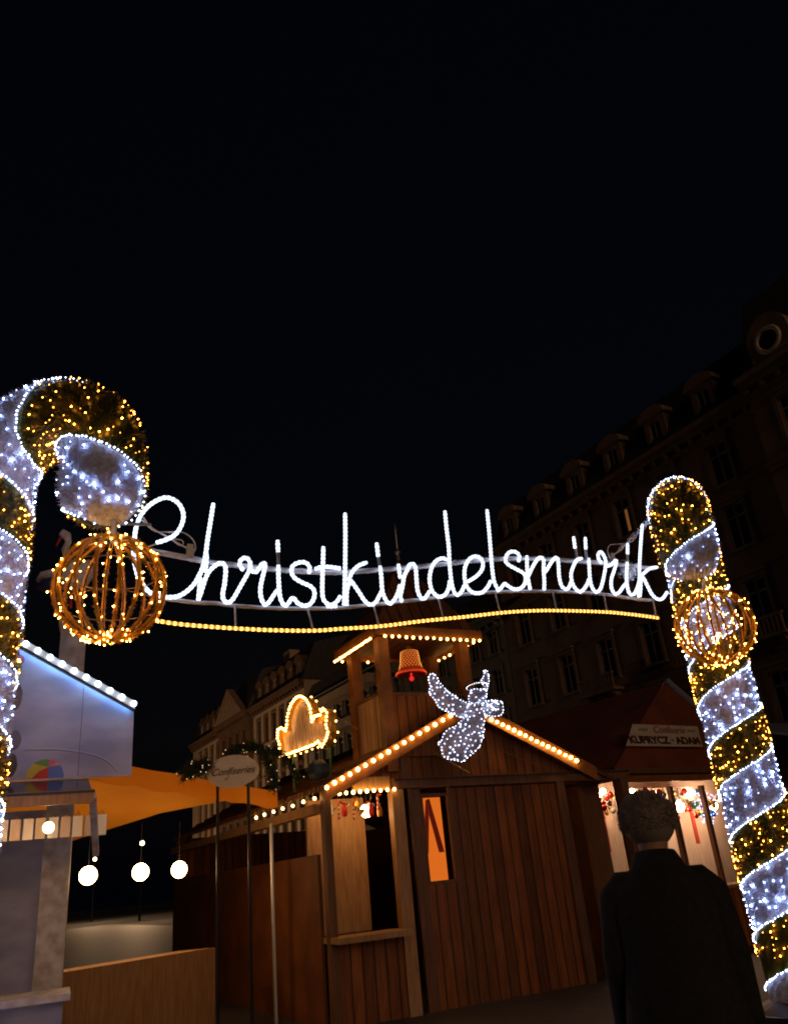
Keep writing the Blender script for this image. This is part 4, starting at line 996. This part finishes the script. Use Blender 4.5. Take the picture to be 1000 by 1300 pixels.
# ================================================================== white painted hut at the left
W1 = pt(170, 985, 8.0); W1.z = 0; W0 = pt(0, 990, 8.0); W0.z = 0
WE = (W1 - W0).normalized(); WN = Vector((WE.y, -WE.x, 0)); WL = (W1 - W0).length
hut = thing('white_hut', 'white painted market hut with a row of bright lamps along its sloping roof edge', 'market stall', W0, math.atan2(WE.y, WE.x))
def wg(x, y, off=0.0):
    q = onplane(x, y, W0 + WN * off, WN) - W0; return (q.dot(WE), q.z)
tr_ = wg(170, 903); tl = wg(20, 820); bl = wg(60, 988); br = wg(168, 985)
slope = (tr_[1] - tl[1]) / (tr_[0] - tl[0]); zw = lambda x: tr_[1] + slope * (x - tr_[0])
XA = tr_[0]; XP = -1.6; zbot = (bl[1] + br[1]) / 2
wl = MB(); wl.prism([(XP, 0, zbot), (XA, 0, zbot), (XA, 0, zw(XA)), (XP, 0, zw(XP))], (0, .06, 0)); wl.build('painted_panel', 'white_wall', hut)
rf = MB(); rf.prism([(XP, -.05, zw(XP) + .02), (XA + .0, -.05, zw(XA) + .02), (XA + .0, -.05, zw(XA) + .07), (XP, -.05, zw(XP) + .07)], (0, 1.85, 0))
rf.prism([(XP, -.05, zw(XP) + .02), (XP, -.05, zw(XP) + .07), (2 * XP - XA, -.05, zw(XA) + .07), (2 * XP - XA, -.05, zw(XA) + .02)], (0, 1.85, 0)); rf.build('roof', 'white_paint', hut)
ed = MB(); ed.prism([(XP, -.115, zw(XP) + .0), (XA + .0, -.115, zw(XA) + .0), (XA + .0, -.115, zw(XA) + .065), (XP, -.115, zw(XP) + .065)], (0, .06, 0)); ed.build('edge_board', 'white_paint', hut)
dl = MB(); dl.prism([(XP, -.1, zw(XP) - .022), (XA + .0, -.1, zw(XA) - .022), (XA + .0, -.1, zw(XA) - .004), (XP, -.1, zw(XP) - .004)], (0, .05, 0)); dl.build('dark_trim', 'dark_steel', hut)
nl = 22
x = XA - .012
while x > XP:
    b = MB().sphere((0, 0, 0), .026, 10, 6).build('lamp', 'bulb_white', hut, smooth=True); b.location = (x, -.135, zw(x) + .035)
    # added hidden strip under the edge washes the panel below with blue light
    x -= .1065
us = MB(); us.prism([(XP, -.045, zw(XP) - .012), (XA - .03, -.045, zw(XA - .03) - .012), (XA - .03, -.045, zw(XA - .03) - .004), (XP, -.045, zw(XP) - .004)], (0, .02, 0)); us.build('hidden_wash_strip', emit('hidden_wash_glow', (0.30, 0.60, 1.0), 11), hut)
MB().box(2 * XP - XA, wg(112, 988)[0] - .1, 1.65, 1.7, 0, 2.6).build('back_wall', 'white_wall', hut)
MB().box(2 * XP - XA, XA - .45, -.02, .03, 0, 1.0).build('counter_front', 'white_wall', hut); MB().box(2 * XP - XA, XA - .4, -.25, .35, 1.0, 1.05).build('counter', 'white_paint', hut)
for xs_ in (-.75, .02, .62):
    MB().box(xs_, xs_ + .006, -.0035, -.0005, zbot + .01, zw(xs_) - .03).build('panel_joint', 'blue_tarp', hut)
# beach ball painted on the panel, cut by its lower edge
bb = wg(57, 987); br_ = abs(wg(81, 990)[0] - wg(33, 990)[0]) / 2
cols = [(0.62, .50, .04), (0.62, .05, .05), (0.12, .22, .70), (0.62, .28, .05), (0.60, .12, .30), (0.14, .36, .10), (0.62, .50, .04)]
mb = MB(); hub = (bb[0] + .02, bb[1] + br_ * .55)
angs = [-20, 22, 50, 80, 110, 165, 200]
arc = lambda a: (bb[0] + br_ * math.cos(R(a)), bb[1] + br_ * math.sin(R(a)))
sect = [(180, 215, 0), (130, 180, 0), (105, 130, 5), (80, 105, 5), (55, 80, 4), (25, 55, 3)]
def clipz(p): return (p[0], max(p[1], zbot + .004))
for a0, a1, ci in sect:
    P = [hub] + [arc(a0 + (a1 - a0) * k / 5) for k in range(6)]; mb.add([(p[0], -.004, p[1]) for p in map(clipz, P)], [tuple(range(len(P)))], ci)
mb.add([(p[0], -.0045, p[1]) for p in map(clipz, [hub, (bb[0] + .03, zbot), (bb[0] - br_ * .72, zbot), (bb[0] - br_ * .35, bb[1] + br_ * .35)])], [(0, 1, 2, 3)], 1)
mb.add([(p[0], -.0045, p[1]) for p in map(clipz, [hub, arc(40), arc(25), arc(5), (bb[0] + br_, zbot), (bb[0] + .03, zbot)])], [(0, 1, 2, 3, 4, 5)], 2)
mb.build('painted_beach_ball', [mat('ball_paint', c, .6) for c in cols], hut)
def patch(cx, cy, rx, ry, mi, n=18):
    q = wg(cx, cy); sx = abs(wg(cx + 1, cy)[0] - q[0])
    MB().add([(q[0] + rx * sx * math.cos(2 * PI * k / n) * random.uniform(.9, 1.05), -.005 - .001 * mi, q[1] + ry * sx * math.sin(2 * PI * k / n)) for k in range(n)], [tuple(range(n))], 0).build('painted_shape', PC[mi], hut)
PC = [mat('p_%d' % i, c, .6) for i, c in enumerate([(.5, .14, .34), (.16, .32, .18), (.20, .15, .15), (.22, .21, .30), (.07, .06, .07)])]
patch(25, 838, 7, 7, 0); patch(19, 848, 9, 12, 1); patch(20, 885, 9, 19, 2); patch(19, 940, 8, 14, 3); patch(14, 972, 8, 16, 4)
# faint painted hills and trees
q0 = [wg(30, 953), wg(70, 952), (wg(110, 957)), wg(135, 966), wg(150, 982)]
MB().tube(spline([(a, -.002, b) for a, b in q0], .03), .006, 4).build('painted_hill_line', mat('hill_paint', (.36, .35, .50), .6), hut)
# raised serving hatch under the panel
ha = wg(0, 1000, .0)
hz = zbot - .02; hx1 = wg(112, 988)[0]
ht = MB(); ht.prism([(2 * XP - XA, -.01, hz - .03), (hx1, -.01, hz - .03), (hx1 + .02, -.62, hz - .20), (2 * XP - XA, -.62, hz - .20)], (0, 0, .035)); ht.build('hatch', 'glass', hut)
hf = MB(); hf.box(2 * XP - XA, hx1 + .04, -.67, -.63, hz - .27, hz - .165); hf.build('hatch_edge', 'beam_light', hut); MB().box(2 * XP - XA, hx1 + .045, -.675, -.671, hz - .19, hz - .17).build('hatch_trim', 'dark_steel', hut)
for xx in (-.9, -.45, .0, .42): lampball(hut, (xx, -.22, hz - .40), .045)
MB().bar((hx1 + .03, -.63, hz - .21), (hx1 + .10, -.01, hz - .62), .05, .05).build('hatch_brace', 'white_paint', hut)
# awning light and pale paper goods under the hatch
for i in range(12):
    x = -.25 + i * .1; P = W0 + WE * x - WN * .15
    o = thing('paper_bag', '', 'bag', (P.x, P.y, zbot - .34), math.atan2(WE.y, WE.x) + random.uniform(-.2, .2), 'paper bags hanging under the hatch')
    o['label'] = 'paper bag|under the hatch of the white hut'
    MB().box(-.04, .04, -.02, .02, -.14, .03).build('bag', ['net_curtain', 'white_gloss'][i % 2], o); MB().tube([(-.02, 0, .03), (0, 0, .07), (.02, 0, .03)], .004, 5).build('handle', 'brown_gloss', o)

# ================================================================== stork on its post
pp_ = pt(94, 800, 9.3)
st = thing('stork_statue', 'white stork figure with a red beak standing on a square whitewashed post', 'statue', (pp_.x, pp_.y, 0), R(20))
P2 = MB(); P2.box(-.125, .125, -.125, .125, 0, 4.45); P2.box(-.15, .15, -.15, .15, 4.45, 4.5); P2.build('post', 'white_paint', st)
def sk(x, y): q = onplane(x, y, pp_, Vector((0, 1, 0))); return q
b = MB(); b.loft([sk(62, 742), sk(74, 736), sk(88, 733), sk(102, 728), sk(112, 720), sk(116, 712)], [.05, .11, .17, .17, .11, .04], [.04, .09, .13, .13, .09, .03], Vector((0, 1, 0)), 14); b.build('body', 'white_paint', st, world=True, smooth=True)
b = MB(); b.loft([sk(104, 726), sk(96, 716), sk(86, 708), sk(82, 698), sk(87, 688), sk(85, 680), sk(80, 677), sk(76, 680)], [.08, .055, .042, .036, .034, .05, .05, .02], [.07, .05, .04, .035, .034, .045, .045, .02], Vector((0, 1, 0)), 12); b.build('neck_and_head', 'white_paint', st, world=True, smooth=True)
b = MB(); b.loft([sk(79, 680), sk(75, 686), sk(71, 694)], [.022, .015, .003], [.02, .012, .003], Vector((0, 1, 0)), 8); b.build('beak', 'beak', st, world=True)
b = MB(); b.loft([sk(44, 746), sk(58, 744), sk(72, 741), sk(90, 742)], [.02, .07, .08, .03], [.02, .12, .14, .1], Vector((0, 1, 0)), 12); b.build('wing_tip', 'blue_black', st, world=True, smooth=True)
b = MB(); b.loft([sk(47, 738), sk(58, 733), sk(72, 731), sk(92, 727)], [.02, .05, .06, .03], [.03, .14, .16, .12], Vector((0, 1, 0)), 12); b.build('wing', 'white_paint', st, world=True, smooth=True)
for dx in (-3, 5):
    MB().tube([sk(93 + dx, 745), sk(93 + dx, 772)], .014, 6).build('leg', 'beak', st, world=True)

# ================================================================== red canvas stall on the right
F0 = pt(779, 975, 14.7); EZ = F0.z
red = thing('canvas_stall', 'stall under a hipped rust red canvas roof right of the chalet', 'market stall', (F0.x, F0.y, 0), GA + R(8))
rr1 = Vector((math.cos(GA + R(8)), math.sin(GA + R(8)), 0)); rr2 = Vector((-rr1.y, rr1.x, 0))
RW = 4.8; RH = 1.91; RI = 1.2; AX = 3.54
def canv(P, n=(10, 8), sag=.05):
    A, B, C_, D_ = [Vector(p) for p in P]; vs = []
    for i in range(n[0] + 1):
        for j in range(n[1] + 1):
            u, v = i / n[0], j / n[1]; p = A.lerp(B, u).lerp(D_.lerp(C_, u), v); p.z -= sag * math.sin(PI * u) * math.sin(PI * v) + .012 * math.sin(u * 23 + v * 7); vs.append(p)
    return vs, [(i * (n[1] + 1) + j, (i + 1) * (n[1] + 1) + j, (i + 1) * (n[1] + 1) + j + 1, i * (n[1] + 1) + j + 1) for i in range(n[0]) for j in range(n[1])]
cv = MB(); ap = (AX, RI, EZ + RH); ab = (AX, 7, EZ + RH)
for q in ([(0, 0, EZ), (RW, 0, EZ), ap, ap], [(0, 7, EZ), (0, 0, EZ), ap, ab], [(RW, 0, EZ), (RW, 7, EZ), ab, ap]): cv.add(*canv(q))
cv.build('canvas_roof', 'red_fabric', red)
va = MB(); va.add([(0, -.01, EZ), (RW, -.01, EZ), (RW, -.03, EZ - .10), (0, -.03, EZ - .10)], [(0, 1, 2, 3)]); va.build('valance', 'beam', red)
MB().box(0.1, RW - .1, -.02, .06, EZ - .24, EZ - .13).build('front_beam', 'rake', red)
tp = MB(); tp.tube([(AX + .02, RI - .03, EZ + RH + .03), (AX + .62, RI * .5, EZ + RH * .47), (RW + .02, -.02, EZ + .02)], .075, 8); tp.build('rolled_tarp', 'blue_tarp', red)
for x in (.0, RW): 
    for y in (0, 6.9): MB().box(x - .05 + (.06 if x == 0 else -.06), x + .05 + (.06 if x == 0 else -.06), y, y + .1, 0, EZ - .02).build('post', 'beam', red)
for x in (1.62, 2.55): MB().box(x, x + .09, .2, .28, 0, EZ - .24 - .06).build('post', 'beam', red)
MB().box(0.15, RW - .15, 1.25, 1.3, 0, EZ - .05).build('back_wall', 'net_curtain', red)
MB().box(0.1, RW - .1, -.1, .5, 0.95, 1.0).build('counter', 'beam_light', red); MB().box(0.1, RW - .1, .0, .04, 0, .95).build('counter_front', 'wood', red)
for (x, y, z, r) in ((.28, .7, 2.62, .06), (.65, .9, 2.7, .05), (1.45, .9, 2.68, .05), (3.5, .7, 2.35, .08), (1.0, .8, 2.45, .06), (1.9, .7, 2.60, .06), (2.45, .7, 2.36, .09), (3.05, .8, 2.6, .06), (3.9, .8, 2.5, .07)): lampball(red, (x, y, z), r, 'stall_lamp')
cu = MB()
for i in range(40):
    x = 1.05 + i * .055; z = EZ - .25; cu.add([(x, .9 + .03 * (i % 2), z), (x + .055, .9 + .03 * ((i + 1) % 2), z), (x + .055, .9 + .03 * ((i + 1) % 2), z - .28 - .04 * math.sin(i * .5)), (x, .9 + .03 * (i % 2), z - .28 - .04 * math.sin(i * .5))], [(0, 1, 2, 3)])
cu.build('lace_curtain', 'net_curtain', red)
fg = MB()
for x0_ in (.3, 1.2, 2.1, 2.9):
    for _ in range(260): fg.blade((x0_ + random.gauss(0, .16), .75 + random.gauss(0, .05), 2.42 + random.gauss(0, .07)), Vector((random.gauss(0, 1), random.gauss(0, 1), random.gauss(0, 1))), .08, .012)
fg.build('fir_sprays', 'fir', red)['kind'] = 'stuff'
for k_, (x0_, w_) in enumerate(((.18, .10), (.62, .08), (1.75, .12), (3.15, .1))):
    MB().prism([(x0_, 1.0, 1.7), (x0_ + w_, 1.0, 1.7), (x0_ + w_, 1.0, 2.66), (x0_, 1.0, 2.66)], (0, .02, 0)).build('hanging_ribbon', ('green_cloth', 'red_cloth')[k_ % 2], red)
# the banner on the front slope
def slope_pt(x, f, off=.05): return Vector((x, RI * f - off * .6, EZ + RH * f + off))
n_s = Vector((0, -RH, RI)).normalized()
UPB = (Vector((0, 0, 1)) + rr2 * .28).normalized(); NB = UPB.cross(rr1).normalized() * -1
def ron(x, y): return onplane(x, y, F0 + rr2 * .14 + Vector((0, 0, .30)), NB) - Vector((F0.x, F0.y, 0))
def lc(v): return Vector((v.dot(rr1), v.dot(rr2), v.z))
b0 = lc(ron(795, 950)); b1 = lc(ron(890, 946)); b3 = lc(ron(799, 922)); ex = Vector((1, 0, 0)); ey = lc(UPB); bw = (b1 - b0).x; bh = (b3 - b0).dot(ey); b0.z = (b0.z + b1.z) / 2 if abs(b0.z - b1.z) < .1 else b0.z
bp_ = [b0, b0 + ex * bw, b0 + ex * bw * 1.07 + ey * bh, b0 + ex * bw * .20 + ey * bh]
bo = thing('shop_banner', 'pale cloth banner reading KUPRYCZ ADAM on the rust red canvas', 'banner', (F0.x, F0.y, 0), GA + R(8))
ez = ex.cross(ey).normalized()
if ez.y > 0: ez = -ez
MB().prism(bp_, ez * -.006).build('cloth', 'banner', bo)
ez = ex.cross(ey).normalized()
RM = Matrix((ex, ey, ez)).transposed().to_euler()
def fit(o, wd, hh):
    xs = [v.co.x for v in o.data.vertices]; ys = [v.co.y for v in o.data.vertices]; o.scale = (wd / (max(xs) - min(xs)), hh / (max(ys) - min(ys)), 1)
t1 = text_obj('KUPRYCZ · ADAM', 'ink', bo, bp_[0] + ex * bw * .53 + ey * bh * .26 + ez * .008, RM, bw / 7.9 * 1.02, 1, 0, .003); fit(t1, bw * .92, bh * .36)
t2 = text_obj('Confiserie', 'ink_soft', bo, bp_[0] + ex * bw * .63 + ey * bh * .76 + ez * .008, RM, bw / 9, 1, .45, .002); fit(t2, bw * .42, bh * .34)
gr = MB()
for cx_ in (.30, .94):
    for k in range(6):
        c_ = bp_[0] + ex * bw * (cx_ + (k - 2.5) * .02) + ey * bh * (.72 + .06 * (k % 2)) + ez * .007; gr.add([c_ - ex * .03, c_ - ey * .02, c_ + ex * .03, c_ + ey * .025], [(0, 1, 2, 3)])
gr.build('leaf_sprigs', 'ink_green', bo)
# ornaments hanging in the lit stall
bmesh_ = {}
cols_ = ['red_gloss', 'gold_gloss', 'white_gloss', 'green_gloss', 'blue_gloss']
for i in range(110):
    x = random.uniform(.15, 3.4); y = random.uniform(.4, 1.05); z = 2.42 + random.uniform(-.26, .27); P = Vector((F0.x, F0.y, 0)) + rr1 * x + rr2 * y; k = (0, 1, 2, 3, 0, 1, 4)[i % 7]
    if k not in bmesh_:
        o = tag(MB().sphere((0, 0, 0), .052, 12, 8).add([(-.012, -.012, .04), (.012, -.012, .04), (.012, .012, .04), (-.012, .012, .04), (-.012, -.012, .06), (.012, -.012, .06), (.012, .012, .06), (-.012, .012, .06)], [(0, 1, 5, 4), (1, 2, 6, 5), (2, 3, 7, 6), (3, 0, 4, 7), (4, 5, 6, 7)]).build('bauble', cols_[k], smooth=True), '', 'bauble', 'baubles hanging in the stall under the red canvas'); bmesh_[k] = o
    else: o = bmesh_[k].copy(); COL.objects.link(o)
    o['label'] = ('%s bauble|in the stall under the red canvas' % ('red', 'gold', 'white', 'green', 'blue')[k]); o.location = (P.x, P.y, z); o.scale = (random.uniform(.7, 1.2),) * 3
lb = MB()
for k in range(90): lb.octa((random.uniform(2.75, 3.05), random.uniform(.3, .6), random.uniform(2.0, 2.62)), .011)
lb.build('blue_light_string', 'blue_led', red)['kind'] = 'stuff'
lb = MB()
for k in range(70): lb.octa((random.uniform(.1, 3.1), random.uniform(.3, .8), random.uniform(2.15, 2.7)), .009)
lb.build('warm_light_string', 'tiny_led', red)['kind'] = 'stuff'

# dim stall behind the right candy cane
dk = pt(960, 935, 16.2)
dst = thing('dark_stall', 'unlit dark stall with a flat grey awning right of the far candy cane', 'market stall', (dk.x, dk.y, 0), GA)
MB().prism([(.9, 0, dk.z), (5, 0, dk.z), (5, 2, dk.z + .55), (.9, 2, dk.z + .55)], (0, 0, .05)).build('awning', 'blue_tarp', dst)
MB().box(1.0, 4.9, 1.9, 1.95, 0, dk.z + .5).build('back_wall', 'beam', dst); MB().box(1.0, 4.9, 0, .05, 0, 1.0).build('counter_front', 'wood', dst); MB().box(1.0, 4.9, .02, .08, dk.z - .35, dk.z - .02).build('header', 'red_fabric', dst)
for x in (1.0, 2.9, 4.8): MB().box(x, x + .08, .06, .14, 0, dk.z).build('post', 'beam', dst)

# ================================================================== the passer-by (only the top of the hat shows in the photo)
pc = pt(815, 1007, 4.3); PX, PY = pc.x, pc.y; top = pc.z
S = top / 1.80
def V(x, y, z): return Vector((x * S, y * S, z * S))
person = thing('person', 'person in a dark coat and fluffy grey hat seen from behind below the red canvas', 'person', (PX, PY, 0), R(-14))
sk_v = [(0, 0, .95, .15), (0, 0, 1.10, .145), (0, .0, 1.28, .16), (0, .0, 1.42, .13), (0, .01, 1.50, .06), (0, .02, 1.57, .065), (0, .03, 1.66, .095), (0, .03, 1.74, .07),
        (.17, 0, 1.40, .07), (.23, .02, 1.15, .055), (.24, .10, .92, .045), (.24, .13, .84, .034), (-.17, 0, 1.40, .07), (-.23, .02, 1.15, .055), (-.24, .10, .92, .045), (-.24, .13, .84, .034),
        (.09, 0, .86, .10), (.10, .01, .48, .065), (.10, -.02, .10, .045), (.10, .10, .04, .035), (-.09, 0, .86, .10), (-.10, .04, .48, .065), (-.10, .03, .10, .045), (-.10, .15, .04, .035)]
ed_ = [(0, 1), (1, 2), (2, 3), (3, 4), (4, 5), (5, 6), (6, 7), (3, 8), (8, 9), (9, 10), (10, 11), (3, 12), (12, 13), (13, 14), (14, 15), (0, 16), (16, 17), (17, 18), (18, 19), (0, 20), (20, 21), (21, 22), (22, 23)]
def skin_obj(name, vs, es, mt, parent, lev=2):
    me = bpy.data.meshes.new(name); me.from_pydata([tuple(V(a, b, c)) for a, b, c, r in vs], es, []); o = bpy.data.objects.new(name, me); COL.objects.link(o); o.parent = parent
    md = o.modifiers.new('skin', 'SKIN'); md.use_smooth_shade = True
    for i, (a, b, c, r) in enumerate(vs): me.skin_vertices[0].data[i].radius = (r * S, r * S * (.75 if i < 4 and len(vs) > 20 else 1))
    me.skin_vertices[0].data[0].use_root = True
    sb = o.modifiers.new('sub', 'SUBSURF'); sb.levels = lev; sb.render_levels = lev; me.materials.append(M[mt]); return o
skin_obj('body', sk_v, ed_, 'skin', person)
ct = MB(); ct.loft([V(0, .01, .55), V(0, .01, .80), V(0, 0, 1.0), V(0, 0, 1.15), V(0, 0, 1.32), V(0, 0, 1.42), V(0, .0, 1.49), V(0, .01, 1.55)], [x * S for x in (.29, .27, .235, .22, .235, .22, .12, .09)], [x * S for x in (.20, .19, .17, .155, .165, .15, .11, .085)], Vector((0, 1, 0)), 20); ct.build('coat', 'coat', person, smooth=True)
for sx in (-1, 1):
    sl = MB(); sl.loft([V(sx * .10, 0, 1.475), V(sx * .15, 0, 1.445), V(sx * .195, 0, 1.385), V(sx * .23, .02, 1.15), V(sx * .245, .10, .93), V(sx * .245, .12, .88)], [x * S for x in (.012, .055, .078, .072, .06, .062)], [x * S for x in (.012, .055, .078, .072, .06, .062)], Vector((0, 1, 0)), 12); sl.build('sleeve', 'coat', person, smooth=True)
    tr2 = MB(); y2 = .01 if sx > 0 else .04; tr2.loft([V(sx * .09, 0, .9), V(sx * .10, y2, .48), V(sx * .10, y2 - .03, .12)], [x * S for x in (.12, .085, .07)], [x * S for x in (.12, .085, .07)], Vector((0, 1, 0)), 12); tr2.build('trouser_leg', 'coat', person, smooth=True)
    sh = MB(); sh.loft([V(sx * .10, y2 - .09, .05), V(sx * .10, y2 - .02, .07), V(sx * .10, y2 + .08, .06), V(sx * .10, y2 + .17, .04)], [x * S for x in (.03, .05, .05, .03)], [.05 * S] * 4, Vector((0, 0, 1)), 10); sh.build('shoe', 'dark_steel', person, smooth=True)
    for k in range(4): skin_obj('finger', [(sx * .24, .125 + .018 * k, .85, .011), (sx * .235, .13 + .018 * k, .80, .009), (sx * .215, .13 + .017 * k, .765 + .006 * abs(k - 1.5), .008)], [(0, 1), (1, 2)], 'skin', person, 1)
    skin_obj('thumb', [(sx * .23, .11, .87, .012), (sx * .205, .125, .83, .010), (sx * .20, .13, .80, .009)], [(0, 1), (1, 2)], 'skin', person, 1)
hm = MB(); hc_ = V(0, .03, 1.685); hm.sphere(hc_, .118 * S, 20, 14, (1.0, 1.05, 1.0))
for _ in range(5200):
    a = random.uniform(0, 2 * PI); z = random.uniform(-.35, 1); q = Vector((math.sqrt(1 - z * z) * math.cos(a), math.sqrt(1 - z * z) * math.sin(a), z))
    hm.blade(hc_ + q * .116 * S, q + Vector((random.gauss(0, .5), random.gauss(0, .5), random.gauss(0, .5))), .026, .004)
hm.build('hat', 'hat', person, smooth=True)
fcx = MB(); fcx.sphere(V(.035, .115, 1.665), .012 * S, 8, 6); fcx.sphere(V(-.035, .115, 1.665), .012 * S, 8, 6); fcx.build('eye', 'white_gloss', person)
fcx = MB(); fcx.loft([V(0, .11, 1.67), V(0, .135, 1.64), V(0, .12, 1.625)], [.01, .017, .012], [.01, .015, .01], Vector((0, 1, 0)), 8); fcx.build('nose', 'skin', person)
MB().box(-.025 * S, .025 * S, .115 * S, .122 * S, 1.595 * S, 1.605 * S).build('mouth', 'ink_soft', person)

# ------------------------------------------------------------------ look-alikes told apart by their order in the photo, from the left
TEN = 'first second third fourth fifth sixth seventh eighth ninth tenth eleventh twelfth thirteenth fourteenth fifteenth sixteenth seventeenth eighteenth nineteenth twentieth'.split()
DEC = {2: 'twenty', 3: 'thirty', 4: 'forty'}
def ordw(i): return TEN[i] if i < 20 else DEC[(i + 1) // 10] + '-' + TEN[i % 10] if (i + 1) % 10 else {3: 'thirtieth', 4: 'fortieth'}.get((i + 1) // 10, 'last')
by = {}
for o in list(COL.objects):
    if o.parent is None and '|' in str(o.get('label', '')): by.setdefault(o['label'], []).append(o)
for lb_, L_ in by.items():
    def sx_(o): v = Vector(o.location) - CAM; return v.dot(RT) / v.dot(f0)
    L_.sort(key=sx_); a, b = lb_.split('|')
    for i, o in enumerate(L_): o['label'] = '%s %s from the left %s' % (ordw(i), a, b)
